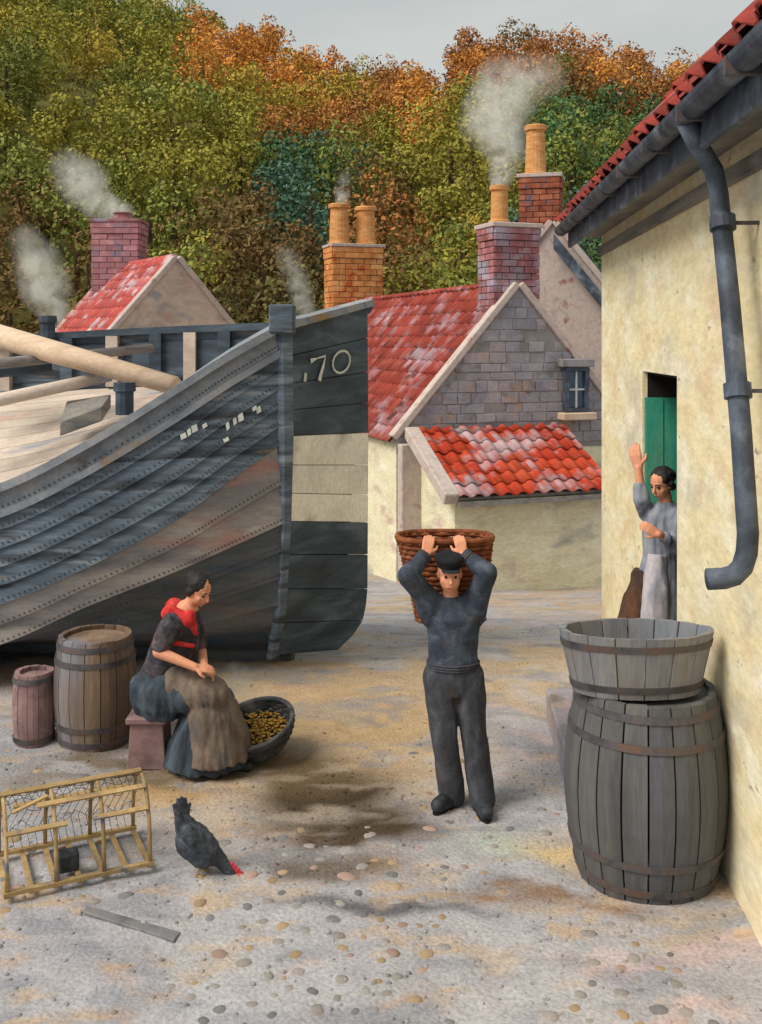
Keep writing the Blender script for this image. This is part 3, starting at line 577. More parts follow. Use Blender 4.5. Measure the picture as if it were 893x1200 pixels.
m_ = 2*(n+1); gut.add(V, [(i*m_+k, i*m_+(k+1) % m_, (i+1)*m_+(k+1) % m_, (i+1)*m_+k) for i in range(23) for k in range(m_)]+[tuple(range(m_)), tuple(range(23*m_, 24*m_))])
gu = gut.obj('gutter', M['gutter'], house)
for Y in np.arange(1.6, 11, .9): MB().box(WP(Y, EZ+.045, OV+.1), wd*.02, wn*.088, (0, 0, .04)).obj('gutter_bracket', M['hoop'], gu)
pit = math.radians(47); rv = (-wn*math.cos(pit)+Vector((0, 0, math.sin(pit)))); ro = WP(y0, EZ+.13, OV+.07)
rl = 4.7
rs = MB().box(ro+wd*(y1-y0)/2+rv*rl/2-Vector((0, 0, .02)), wd*(y1-y0)/2, rv*rl/2, rv.cross(wd)*.03).obj('roof', M['oldwood'], house)
tile_roof(rs, ro, wd, rv, y1-y0, rl, .27, .36, M['tile_dark'], jitter=2.2, rows=7)
rn = wd.cross(rv); rn = rn if rn.z > 0 else -rn
up = MB()
for j in range(7, 13): up.box(ro+wd*(y1-y0)/2+rv*(j*.36+.2)+rn*.05, wd*(y1-y0)/2, rv*.2, rn*.02)
up.obj('upper_tiles', M['tile_dark'], rs, kind='stuff')
# down pipe, leaning, with a kick at the foot
ptop = WP(5.35, EZ+.03, OV+.1)
pp = [ptop, WP(5.4, EZ-.06, OV+.04), WP(5.5, EZ-.2, .22), WP(5.52, EZ-.32, .19), WP(5.3, 3.4, .19), WP(5.1, 2.75, .19), WP(4.985, 2.26, .19), WP(4.98, 2.17, .197), WP(4.975, 2.1, .22), WP(4.972, 2.06, .26), WP(4.97, 2.045, .31), WP(4.97, 2.04, .39)]
dpip = MB().tube(pp, [.052]*len(pp), 14).obj('down_pipe', M['gutter'], house, smooth=True)
for (Y, z) in ((5.44, 3.83), (5.16, 2.95)):
    MB().tube([WP(Y+.01, z+.035, .19), WP(Y-.01, z-.035, .19)], .07, 14).obj('pipe_collar', M['gutter'], dpip)
    MB().bar(WP(Y, z, .0), WP(Y, z, .19), .025, .02).obj('pipe_bracket', M['hoop'], dpip)
# ---------------------------------------------------------------- the boat
NS = [(333, 384, 9.5), (270, 420, 9.33), (202, 464, 9.22), (100, 527, 9.15), (0, 576, 9.15), (-130, 606, 9.25), (-280, 600, 9.7), (-400, 560, 10.7), (-450, 520, 12.0)]
DSy = [512, 560, 610, 664, 706, 736, 740, 700, 640]
LSy = [606, 638, 668, 708, 752, 784, 790, 750, 690]
FS = [(431, 362, 10.9), (372, 383, 11.35), (300, 387, 11.7), (190, 391, 12.1), (75, 397, 12.4), (-60, 404, 12.6), (-200, 420, 12.6), (-330, 460, 12.4), (-450, 520, 12.0)]
def cr_(ps, t):
    n = len(ps)-1; i = min(int(t), n-1); f = t-i; p0, p1, p2, p3 = ps[max(i-1, 0)], ps[i], ps[i+1], ps[min(i+2, n)]
    return .5*((2*p1)+(p2-p0)*f+(2*p0-5*p1+4*p2-p3)*f*f+(3*p1-p0-3*p2+p3)*f**3)
near = [P(*p) for p in NS]; far = [P(*p) for p in FS]
Dn = [P(NS[i][0]-(0 if i else -2), DSy[i], NS[i][2]+.02) for i in range(9)]; Ln = [P(NS[i][0]-(0 if i else -1), LSy[i], NS[i][2]+.12) for i in range(9)]
keel = []
for i in range(9):
    c = (near[i]+far[i])/2; z = [.12, .06, .05, .05, .05, .05, .1, .5, 1.2][i]; keel.append(Vector((c.x, c.y, z)))
Bn = []
for i in range(9):
    b = Ln[i].lerp(keel[i], .45); b.z = [.62, .5, .4, .34, .34, .36, .5, 1.0, 1.8][i]; b -= (keel[i]-Ln[i])*.12; Bn.append(b)
def endL(y): return P(np.interp(y, [380, 510, 610, 700, 768], [336, 337, 337, 331, 322]), y, np.interp(y, [380, 610, 700, 768], [9.5, 9.62, 9.72, 9.95]))
Dn[0] = endL(512); Ln[0] = endL(608); Bn[0] = endL(705); keel[0] = endL(768)
rows_ = [near, Dn, Ln, Bn, keel]
def surf(r, t):      # r: row position 0..4, t: station 0..8
    i = min(int(r), 3); f = r-i; a, b = cr_(rows_[i], t), cr_(rows_[i+1], t); return a.lerp(b, f)
boat = thing('fishing_boat', 'big blue-grey wooden fishing boat drawn up ashore, numbered 70 on its end', 'boat', (-2.6, 10.4, 0))
ST = 56
def strake(r0, r1, m, label=None):
    V = []; 
    for k in range(ST+1):
        t = 8*k/ST; a, b = surf(r0, t), surf(r1, t); tg = (surf(r0, min(t+.1, 8))-surf(r0, max(t-.1, 0))).normalized()
        nn = (b-a).cross(tg).normalized(); nn = nn if nn.y < 0 or (nn.y < .2 and nn.z < 0) else -nn
        w = .012 if 0 < k < ST else 0
        V += [a+nn*.012, b+nn*.04+(b-a).normalized()*.012, b+nn*.006+(b-a).normalized()*.012, a-nn*.015]
    fs = [(i*4+j, i*4+(j+1) % 4, (i+1)*4+(j+1) % 4, (i+1)*4+j) for i in range(ST) for j in range(4)]+[(0, 1, 2, 3), tuple(ST*4+j for j in range(4))]
    o = MB().add(V, fs).obj('strake', m, boat, smooth=False)
    if label: o['label'] = label
ns_ = 6
for i in range(ns_): strake(i/ns_, (i+1)/ns_, M['hull'] if i else M['rail'])
for i in range(2): strake(1+i/2, 1+(i+1)/2, M['hull_band'], 'worn pale strake')
for i in range(3): strake(2+i/3, 2+(i+1)/3, M['hull_low'])
for i in range(3): strake(3+i/3, 3+(i+1)/3, M['hull_low'])
nl = MB(); nb_ = MB().ell((0, 0, 0), (.009, .006, .009), nu=6, nv=4)
for i in range(1, 11):
    rr = i/ns_ if i <= ns_ else 1+(i-ns_)/2 if i <= ns_+2 else 2+(i-ns_-2)/3
    for k in range(95):
        p = surf(max(rr-.035, 0), .06+k*.06); p = p+Vector((0, -.043, -.004)); nl.add([p+Vector(v) for v in nb_.v], nb_.f)
nl.obj('nail_heads', M['hoop'], boat, kind='stuff')
# far side, one shell with inner planking
def farpt(f, t):
    a, b = cr_(far, t), cr_(keel, t); p = a.lerp(b, f); p += (a-b).cross(Vector((0, 0, 1))).normalized()*0; p.y += .55*math.sin(math.pi*min(f*1.1, 1)); return p
for i in range(6):
    V = []
    for k in range(ST+1):
        t = 8*k/ST; a, b = farpt(i/6, t), farpt((i+1)/6, t); nn = Vector((.2, 1, 0)).normalized()
        V += [a, b, b+nn*.05, a+nn*.03]
    MB().add(V, [(q*4+j, q*4+(j+1) % 4, (q+1)*4+(j+1) % 4, (q+1)*4+j) for q in range(ST) for j in range(4)]).obj('strake', M['hull'], boat)
# cap rails
def rail(curve, w, h, name, m, dz=0, t1=8, sh=0):
    V = []
    for k in range(ST+1):
        t = t1*k/ST; c = cr_(curve, t)+Vector((0, 0, dz)); tg = (cr_(curve, min(t+.1, 8))-cr_(curve, max(t-.1, 0))); tg.z = 0; s_ = tg.normalized().cross(Vector((0, 0, 1)))
        s_ = -s_ if s_.y > 0 else s_; c = c+s_*sh
        V += [c+s_*w/2-Vector((0, 0, h/2)), c+s_*w/2+Vector((0, 0, h/2)), c-s_*w/2+Vector((0, 0, h/2)), c-s_*w/2-Vector((0, 0, h/2))]
    return MB().add(V, [(q*4+j, q*4+(j+1) % 4, (q+1)*4+(j+1) % 4, (q+1)*4+j) for q in range(ST) for j in range(4)]+[(0, 1, 2, 3), tuple(ST*4+j for j in range(4))]).obj(name, m, boat)
rail(near, .27, .08, 'cap_rail', M['rail'], .035, sh=-.03)
rb = [surf(.2, t) for t in range(9)]
rail(rb, .07, .07, 'rubbing_strake', M['rail'], 0, sh=.03)
rail(far, .16, .08, 'cap_rail', M['hull_dark'], .04)
# inner bulwark of the near side, stanchions of the far side
V = []
for k in range(ST+1):
    t = 8*k/ST; a = cr_(near, t); b = a-Vector((0, 0, .3)); V += [a+Vector((0, .04, 0)), b+Vector((0, .04, 0)), b+Vector((0, .07, 0)), a+Vector((0, .07, 0))]
MB().add(V, [(q*4+j, q*4+(j+1) % 4, (q+1)*4+(j+1) % 4, (q+1)*4+j) for q in range(ST) for j in range(4)]).obj('bulwark', M['rail'], boat)
# deck planks, laid lengthways between the rails
nd = 12
def deckpt(f, t):
    a = cr_(near, t)-Vector((0, -.08, .2)); b = cr_(far, t)-Vector((0, .06, .62)); return a.lerp(b, f)+Vector((0, 0, .1*math.sin(math.pi*f)))
for i in range(nd):
    V = []; f0, f1 = (i+.03)/nd, (i+.97)/nd
    for k in range(ST+1):
        t = .35+7.4*k/ST; a, b = deckpt(f0, t), deckpt(f1, t); V += [a, b, b-Vector((0, 0, .04)), a-Vector((0, 0, .04))]
    MB().add(V, [(q*4+j, q*4+(j+1) % 4, (q+1)*4+(j+1) % 4, (q+1)*4+j) for q in range(ST) for j in range(4)]).obj('deck_plank', M['deck'], boat)
for k, tt in enumerate((2.35, 2.7, 3.05, 3.5, 3.95, 4.5)):
    a = cr_(far, tt)-Vector((0, .08, .0)); b = farpt(.25, tt)-Vector((0, .14, 0))
    MB().bar(a, Vector((a.x, a.y, a.z-.6)), .14, .12, (0, 1, 0)).obj('stanchion', M['deck'] if k % 2 else M['hull_dark'], boat)
for tt0, tt1 in ((2.12, 2.65), (2.75, 3.3), (3.4, 3.9)):
    pts = [cr_(far, tt0+(tt1-tt0)*j/5)-Vector((0, .05, .1)) for j in range(6)]
    MB().prism(pts+[p-Vector((0, 0, .42)) for p in pts[::-1]], (0, .03, 0)).obj('bulwark_board', M['hull_dark'], boat)
# quarter post with its square head
pa = P(331, 358, 9.44); pb = P(328, 800, 9.6); pb.z = .1
MB().box(P(331, 374, 9.44), (.115, 0, 0), (0, .11, 0), (0, 0, .135)).obj('post_head', M['hull'], boat, bevel=.015)
MB().loft([(P(332, 388, 9.46), (.085, 0, 0), (0, .06, 0)), (P(334, 510, 9.5), (.08, 0, 0), (0, .05, 0)), (P(334, 610, 9.6), (.06, 0, 0), (0, .05, 0)), (P(328, 720, 9.76), (.06, 0, 0), (0, .05, 0)), (P(318, 772, 10.0), (.05, 0, 0), (0, .05, 0))], 4).obj('corner_post', M['hull'], boat)
# flat end of the boat: horizontal boards between the corner and the far edge
def endL(y): # near edge
    return P(np.interp(y, [380, 510, 610, 700, 768], [336, 337, 337, 331, 322]), y, np.interp(y, [380, 610, 700, 768], [9.5, 9.62, 9.72, 9.95]))
def endR(y):
    yy = y; return P(np.interp(y, [355, 505, 700, 735, 762], [431, 432, 431, 424, 396]), yy, np.interp(y, [355, 610, 700, 768], [10.9, 10.9, 10.85, 10.6]))
tn = (endR(500)-endL(500)).normalized().cross(Vector((0, 0, 1))); tn = tn if tn.y < 0 else -tn
bands = [(386, 356, M['hull_dark']), (418, 396, M['hull_dark']), (450, 436, M['hull_dark']), (481, 472, M['hull_dark']), (511, 507, M['band']), (545, 545, M['band']), (578, 580, M['band']), (611, 612, M['hull_dark']), (650, 650, M['hull_dark']), (690, 690, M['hull_dark']), (730, 727, M['hull_dark']), (768, 762, None)]
for k in range(len(bands)-1):
    (l0, r0, m), (l1, r1, _) = bands[k], bands[k+1]
    g = .35
    MB().prism([endL(l0+g), endR(r0+g)] + ([endR((r0+r1)/2)] if r1 > 700 else []) + [endR(r1-g), endL(l1-g)], -tn*.06).obj('end_board', m, boat, bevel=.006)
bp_ = MB().prism([endL(388)-tn*.03, endR(364)-tn*.03, endR(755)-tn*.03, endL(760)-tn*.03], -tn*.06).obj('end_backing', M['hull_dark'], boat)
MB().bar(endL(384)+Vector((0, 0, .03)), endR(358)+Vector((0, 0, .03)), .16, .07).obj('end_rail', M['rail'], boat)
MB().prism([P(388, 364, 10.4)+tn*.05, P(432, 354, 10.9)+tn*.05, P(432, 367, 10.9)+tn*.05, P(388, 377, 10.4)+tn*.05], -tn*.2).obj('end_block', M['hull_dark'], boat, bevel=.02)
# painted number on the end: a short stroke, 7 and 0
def onend(x, y, off=.03):
    # intersect sight line with the plane of the end boards
    o = Vector((0, 0, EYE)); dr_ = P(x, y, 1)-o; p0 = endL(500); k = (p0-o).dot(tn)/dr_.dot(tn); return o+dr_*k+tn*off
def stroke(pts, w, name='number'):
    pts = [onend(*p) for p in pts]; mb = MB(); V = []
    for i, p in enumerate(pts):
        dd = (pts[min(i+1, len(pts)-1)]-pts[max(i-1, 0)]).normalized(); sdv = dd.cross(tn).normalized()
        ww = w[i] if hasattr(w, '__len__') else w
        V += [p-sdv*ww/2, p+sdv*ww/2, p+sdv*ww/2+tn*.004, p-sdv*ww/2+tn*.004]
    n = len(pts); return mb.add(V, [(q*4+j, q*4+(j+1) % 4, (q+1)*4+(j+1) % 4, (q+1)*4+j) for q in range(n-1) for j in range(4)]+[(0, 1, 2, 3), tuple((n-1)*4+j for j in range(4))]).obj(name, M['white_mark'], boat)
stroke([(355, 437), (354, 447)], .045)
stroke([(361, 423), (368, 420), (378, 417), (376, 428), (373, 438), (371, 446)], [.05, .012, .022, .035, .045, .055])
stroke([(397+10*math.cos(a_)+2*math.sin(a_)*-1, 424+13*math.sin(a_)) for a_ in [math.radians(v) for v in range(-80, 281, 24)]], .024)
# worn name flecks on the side
for (x, y) in ((216, 509), (222, 506), (229, 503), (240, 498), (266, 513), (268, 497), (276, 493), (284, 489), (299, 477), (303, 480)):
    best = None
    for rr in np.linspace(0, 1, 30):
        for tt in np.linspace(0, 2.4, 80):
            p = surf(rr, tt); e_ = abs(HX+F*p.x/p.y-x)+abs(HY-F*(p.z-EYE)/p.y-y)
            if best is None or e_ < best[0]: best = (e_, p)
    p = best[1]+Vector((0, -.045, -.0)); MB().box(p, (random.uniform(.012, .026), 0, .012), (0, .004, 0), (-.006, 0, random.uniform(.016, .034))).obj('painted_letter', M['white_mark'], boat)
# bits and posts on the rails
def post(x, ytop, ybot, Y, w, m):
    a_, b_ = P(x, ytop, Y), P(x, ybot, Y); MB().loft([(b_, (w, 0, 0), (0, w, 0)), (a_-Vector((0, 0, .09)), (w, 0, 0), (0, w, 0)), (a_-Vector((0, 0, .08)), (w*1.25, 0, 0), (0, w*1.25, 0)), (a_, (w*1.2, 0, 0), (0, w*1.2, 0))], 10).obj('mooring_post', m, boat)
post(146, 448, 486, 9.5, .085, M['hull_dark']); post(56, 370, 402, 12.3, .09, M['hull_dark']); post(4, 386, 410, 12.4, .09, M['hull_dark'])
# props under the hull: keel and bilge shore
MB().bar(keel[1]+Vector((.15, 0, -.02)), keel[5]+Vector((0, 0, -.02)), .14, .22).obj('keel', M['hull_low'], boat)
# spars and gear lying in the boat
def spar(label, x0, y0, Y0, x1, y1, Y1, r0, r1, m=M['spar'], name='spar'):
    o = MB().tube([P(x0, y0, Y0), P((x0+x1)/2, (y0+y1)/2, (Y0+Y1)/2), P(x1, y1, Y1)], [r0, (r0+r1)/2, r1], 10).obj(name, m, None, smooth=True)
    return tag(o, label, 'spar', 'spars lying in the boat')
spar('thickest pale pinkish spar lying slantwise across the boat, topmost', -60, 378, 11.2, 205, 452, 9.7, .14, .09)
spar('thin grey spar lying low in the boat beneath the thick one', -60, 432, 9.9, 178, 408, 11.5, .06, .05, M['oldwood'])
spar('pale straight spar lying along the near rail', -80, 486, 9.7, 130, 440, 10.4, .07, .06, M['deck'])
spar('short dark-ended spar lying under the far rail', -40, 436, 10.6, 60, 425, 10.9, .1, .1, M['hull_dark'])
hm = MB(); 
hp = [P(70, 494, 9.6), P(120, 476, 9.7), P(130, 462, 10.3), P(78, 470, 10.3)]
hm.prism(hp, (0, 0, -.14)); tag(hm.obj('hatch_cover', M['oldwood'], None, bevel=.01), 'small grey wooden hatch cover on the deck by the dark post', 'hatch cover')
# ---------------------------------------------------------------- casks, tub
def cask(name, label, c, r, h, m, bulge=1.16, n=18, group=None, cat='barrel', open_top=False, hoops=(.06, .2, .8, .94), flare=None, rotz=0, sy=1.0):
    c = Vector(c); t = thing(name, label, cat, c, group)
    def R(f): return r*(1+(bulge-1)*math.sin(math.pi*f)) if flare is None else r*(1+(flare-1)*f)
    for i in range(n):
        a0 = 2*math.pi*i/n+.012+rotz; a1 = 2*math.pi*(i+1)/n-.012+rotz; V = []; am = (a0+a1)/2; K = 8; j_ = random.uniform(-.003, .004)
        for k in range(K+1):
            f = k/K; ro_ = R(f)+j_; ri = ro_-.035
            for a_, rr in ((a0, ri), (a0, ro_), (am, ro_*1.004), (a1, ro_), (a1, ri)): V.append(c+Vector((math.cos(a_)*rr, math.sin(a_)*rr*sy, h*f+(random.uniform(0, .008) if k == K else 0))))
        MB().add(V, [(k*5+j, k*5+(j+1) % 5, (k+1)*5+(j+1) % 5, (k+1)*5+j) for k in range(K) for j in range(5)]+[(0, 1, 2, 3, 4), tuple(K*5+j for j in range(5))]).obj('stave', m, t)
    for f in hoops:
        hh = .04/h; V = []
        MB().loft([(c+Vector((0, 0, h*(f-hh/2))), (R(f-hh/2)-.01, 0, 0), (0, (R(f-hh/2)-.01)*sy, 0)), (c+Vector((0, 0, h*(f-hh/2))), (R(f-hh/2)+.009, 0, 0), (0, (R(f-hh/2)+.009)*sy, 0)), (c+Vector((0, 0, h*(f+hh/2))), (R(f+hh/2)+.009, 0, 0), (0, (R(f+hh/2)+.009)*sy, 0)), (c+Vector((0, 0, h*(f+hh/2))), (R(f+hh/2)-.01, 0, 0), (0, (R(f+hh/2)-.01)*sy, 0))], 40, cap=False).obj('hoop', M['hoop'], t, smooth=False)
    z = h*.1 if open_top else h-.05
    MB().loft([(c+Vector((0, 0, z)), (R(.9)-.03, 0, 0), (0, (R(.9)-.03)*sy, 0)), (c+Vector((0, 0, z+.02)), (R(.9)-.03, 0, 0), (0, (R(.9)-.03)*sy, 0))] if not open_top else [(c+Vector((0, 0, .03)), (R(0)-.03, 0, 0), (0, (R(0)-.03)*sy, 0)), (c+Vector((0, 0, .05)), (R(.05)-.03, 0, 0), (0, (R(.05)-.03)*sy, 0))], 32).obj('head', m, t)
    return t
bc = Vector((1.6, 6.2, 0))
cask('barrel', 'big dark grey barrel against the cream wall, carrying the tub', bc, .405, 1.12, M['cask'], 1.2, 20, 'barrels in the yard', rotz=.1)
cask('barrel', 'brown and blue barrel behind the seated woman, under the boat', Vector(((112-HX)/F*8.25, 8.25, 0)), .285, .84, M['cask_brown'], 1.14, 16, 'barrels in the yard')
cask('keg', 'small reddish keg at the left edge beside the brown barrel', Vector(((40-HX)/F*8.2, 8.2, 0)), .15, .56, M['stool'], 1.12, 12, cat='keg', hoops=(.08, .92))
tc_ = bc+Vector((-.08, -.1, 1.125))
cask('tub', 'grey flaring wooden tub standing on top of the big barrel', tc_, .375, .36, M['tub'], n=16, cat='tub', open_top=True, flare=1.22, hoops=(.15, .82), sy=.5)
# ---------------------------------------------------------------- people
def frame(f, u=(0, 0, 1)):
    f = Vector(f).normalized(); r = f.cross(Vector(u)).normalized(); u2 = r.cross(f).normalized(); return f, r, u2
def head(mb, C, f, u=(0, 0, 1), s=1.0):
    f, r, u = frame(f, u); R = Matrix((r, f, u)).transposed(); g = lambda x, y, z: C+(r*x+f*y+u*z)*s
    E = lambda c, rad: mb.ell(g(*c), tuple(v*s for v in rad), R)
    E((0, -.012, .03), (.077, .097, .09)); E((0, .022, -.035), (.066, .07, .08)); E((0, .05, -.088), (.03, .026, .024)); mb.cap_(g(-.034, .02, -.066), g(.034, .02, -.066), .026*s, .026*s)
    mb.cap_(g(0, .087, .012), g(0, .108, -.026), .009*s, .014*s); mb.cap_(g(-.032, .078, .026), g(.032, .078, .026), .012*s, .012*s)
    mb.cap_(g(-.018, .084, -.058), g(.018, .084, -.058), .008*s, .008*s); mb.cap_(g(-.016, .08, -.07), g(.016, .08, -.07), .008*s, .008*s)
    for k in (-1, 1): E((k*.074, -.012, -.012), (.01, .018, .028)); E((k*.04, .055, -.03), (.022, .022, .026))
    return g, R
def eyes(g, parent, s=1.0):
    MB().cap_(g(-.019, .0865, -.0645), g(.019, .0865, -.0645), .0055*s, .0055*s, 8).obj('mouth', M['lips'], parent, smooth=True)
    for k in (-1, 1): MB().chain([g(k*.014, .0885, .031), g(k*.032, .0875, .036), g(k*.048, .079, .031)], [.004*s, .0045*s, .003*s], 6).obj('eyebrow', M['hair'], parent, smooth=True)
    for k in (-1, 1): MB().ell(g(k*.031, .0755, .003), (.0105*s,)*3, nu=10, nv=6).obj('eye', M['hair'], parent, smooth=True)
def hand(mb, w, dirv, palmn, curl=.5, side=1, s=1.0):
    """palm, four unequal bent fingers and a thumb; palmn points out of the palm"""
    d = Vector(dirv).normalized(); n = Vector(palmn); n = (n-d*n.dot(d)).normalized(); r = d.cross(n)*side
    for k in (-1.5, -.5, .5, 1.5): mb.cap_(w+r*k*.012*s, w+d*.085*s+r*k*.021*s, .016*s, .0125*s, 8)
    for k, ln in zip((-1.5, -.5, .5, 1.5), (.066, .08, .074, .056)):
        p = w+d*.09*s+r*k*.0215*s; a = 0
        for seg, fr_ in enumerate((.48, .3, .24)):
            a += curl*(.7 if seg else .6); dv = d*math.cos(a)+n*math.sin(a); q = p+dv*ln*fr_*s; mb.cap_(p, q, .0098*s-.001*seg, .0092*s-.001*seg, 8); p = q
    p = w+d*.025*s-r*.03*s; q = p+(d*.6-r*.75+n*.25).normalized()*.04*s; mb.cap_(p, q, .015*s, .0115*s, 8); mb.cap_(q, q+(d*.85-r*.2+n*.4).normalized()*.032*s, .0112*s, .0095*s, 8)
def man():
    Y = 7.02; q = lambda x, y, dy=0: P(x, y, Y+dy)
    t = thing('person', 'man in dark jersey and flat cap carrying a creel on raised arms', 'man', (q(540, 945).x, Y, 0))
    hc = P(527, 672, Y-.02); f = Vector((.02, -1, -.14)); b = MB(); g, R = head(b, hc, f, s=1.06)
    neck = q(529, 706, .04); b.cap_(hc-Vector((0, -.03, .04)), neck+Vector((0, .01, 0)), .05, .056)
    sh = [q(507, 706, .03), q(556, 704, .03)]; el = [q(477, 674, -.1), q(571, 671, -.1)]; wr = [q(499, 650, -.0), q(543, 650, -.0)]
    hipc = q(530, 786, .03); b.loft([(q(530, 700, .05), (.13, 0, 0), (0, .075, 0)), (q(530, 722, .03), (.17, 0, 0), (0, .11, 0)), (q(531, 760, .03), (.14, 0, 0), (0, .1, 0)), (q(531, 795, .03), (.15, 0, 0), (0, .1, 0))])
    for k in (0, 1):
        b.chain([sh[k], el[k], wr[k]], [.055, .042, .028])
        hd = Vector((.25 if k == 0 else -.25, .35, 1)); hand(b, wr[k], hd, Vector((0, 1, -.1)), .75, 1 if k == 0 else -1)
    hips = [q(514, 792, .03), q(548, 790, .03)]; kn = [q(521, 866, -.05), q(556, 864, -.03)]; an = [q(530, 926, .05), q(565, 930, -.02)]
    for k in (0, 1): b.chain([hips[k], kn[k], an[k]], [.085, .058, .042]); b.cap_(an[k], an[k]+Vector((-.03 if k == 0 else 0, -.04, -.03)), .035, .03)
    body = remeshed(b, 'body', M['skin'], t, .0065, 3)
    eyes(g, body)
    # jersey
    j = MB(); j.loft([(q(530, 697, .06), (.1, 0, 0), (0, .075, 0)), (q(530, 704, .05), (.16, 0, 0), (0, .1, 0)), (q(531, 722, .03), (.195, 0, 0), (0, .13, 0)), (q(531, 745, .03), (.175, 0, 0), (0, .125, 0)), (q(531, 768, .03), (.17, 0, 0), (0, .122, 0)), (q(531, 781, .03), (.175, 0, 0), (0, .125, 0))], 24)
    for k in (0, 1):
        j.chain([sh[k]+Vector((0, 0, -.01)), el[k], el[k].lerp(wr[k], .8)], [.09, .07, .048], 14)
        j.cap_(sh[k]-Vector((0, 0, .1)), sh[k].lerp(el[k], .5), .085, .075)
    j.loft([(neck-Vector((0, 0, .015)), (.075, 0, 0), (0, .075, 0)), (neck+Vector((0, -.01, .035)), (.07, 0, 0), (0, .07, 0))], 18)
    jo = remeshed(j, 'jersey', M['navy'], t, .009, 6, .009, 7, (1.3, 1.3, .9))
    hr = MB()
    for (yy, rx_, ry_) in ((781, .176, .127), (778, .178, .129), (775, .178, .129)): hr.tube([q(531, yy, .03)+Vector((rx_*math.cos(u_), ry_*math.sin(u_), 0)) for u_ in [2*math.pi*v/40 for v in range(41)]], .0085, 6, cap=False)
    hr.obj('hem', M['trouser'], jo, smooth=True)
    for k in (0, 1):
        c0_ = el[k].lerp(wr[k], .86); ax_ = (wr[k]-el[k]).normalized(); o1 = ax_.orthogonal().normalized(); o2 = ax_.cross(o1)
        cu = MB()
        for dd_ in (-.012, .004, .02): cu.tube([c0_+ax_*dd_+(o1*math.cos(u_)+o2*math.sin(u_))*.047 for u_ in [2*math.pi*v/24 for v in range(25)]], .0085, 6, cap=False)
        cu.obj('cuff', M['trouser'], jo, smooth=True)
    tr = MB(); tr.loft([(q(531, 776, .03), (.172, 0, 0), (0, .122, 0)), (q(531, 800, .03), (.188, 0, 0), (0, .13, 0)), (q(531, 812, .03), (.16, 0, 0), (0, .12, 0))], 22)
    for k in (0, 1):
        tr.chain([hips[k], kn[k], an[k]+Vector((0, 0, -.035))], [.112, .09, .092], 16)
    remeshed(tr, 'trousers', M['trouser'], t, .009, 6, .009, 6, (1.2, 1.2, .9))
    for k in (0, 1):
        bo = MB(); a_ = an[k]; fd = Vector((-.62, -.78, 0)) if k == 0 else Vector((.05, -1, 0)); g0_ = .035
        heel = Vector((a_.x, a_.y, g0_+.02))-fd*.04; toe = Vector((a_.x, a_.y, g0_+.022))+fd*.17
        bo.cap_(a_+Vector((0, 0, .05)), Vector((a_.x, a_.y, .07)), .07, .068); bo.cap_(heel, heel.lerp(toe, .5), .058, .06); bo.cap_(heel.lerp(toe, .5), toe, .062, .052); bo.cap_(a_, heel.lerp(toe, .6), .055, .05)
        ob_ = remeshed(bo, 'boot', M['boot'], t, .009, 4)
        sl_ = MB(); sl_.loft([(heel.lerp(toe, .5)-Vector((0, 0, z)), fd*.155, Vector((-fd.y, fd.x, 0))*.052) for z in (.038, .05)], 20); sl_.obj('sole', M['dark'], ob_)
    # cap and hair
    c = MB(); fx, rx, ux = frame(f); c.loft([(g(0, -.012, .045), rx*.086, fx*.105), (g(0, -.014, .07), rx*.09, fx*.11), (g(0, -.016, .1), rx*.108, fx*.122), (g(0, -.016, .118), rx*.1, fx*.112), (g(0, -.016, .13), rx*.06, fx*.07)], 24)
    cp = remeshed(c, 'cap', M['cap'], t, .007, 3)
    MB().loft([(g(0, .07, .052), rx*.062, fx*.06), (g(0, .072, .044), rx*.064, fx*.062)], 20).obj('peak', M['boot'], cp)
    h = MB(); h.ell(g(0, -.03, .02), (.084, .09, .075), R); remeshed(h, 'hair', M['hair'], t, .007, 2)
    # braces of the creel: brown band across the chest
    return t
man()
def creel():
    Y = 7.0+.34; c0 = P(528, 727, Y); c1 = P(521, 629, Y)
    t = thing('fish_creel', 'brown wicker creel carried on the back of the man in the cap', 'creel', c0)
    def ring(f): c = c0.lerp(c1, f); w = .235+(.335-.235)*f**1.2; dd = .13+.07*f; return c, w, dd
    def pt(f, a, off=0):
        c, w, dd = ring(f); ca, sa = math.cos(a), math.sin(a); k = 2.6
        return c+Vector(((abs(ca)**(2/k))*math.copysign(1, ca)*(w+off), (abs(sa)**(2/k))*math.copysign(1, sa)*(dd+off), 0))
    n = 40
    for j in range(17):   # woven bands
        f0 = j/17; V = []
        pts = [pt(f0+.03, 2*math.pi*i/n, .006*(1 if (i+j) % 2 else -1)) for i in range(n+1)]
        MB().tube(pts, .019, 5, cap=False).obj('weave_band', M['wicker'], t, smooth=True)
    for i in range(0, n, 2): MB().tube([pt(f, 2*math.pi*i/n, 0) for f in (0, .35, .7, 1.0)], .009, 5).obj('stake', M['wicker'], t)
    MB().tube([pt(1.0, 2*math.pi*i/n, .004) for i in range(n+1)], .022, 7, cap=False).obj('rim', M['wicker'], t, smooth=True)
    MB().loft([(c0, (.22, 0, 0), (0, .12, 0)), (c0+Vector((0, 0, .02)), (.22, 0, 0), (0, .12, 0))], 24).obj('base', M['wicker'], t)
creel()
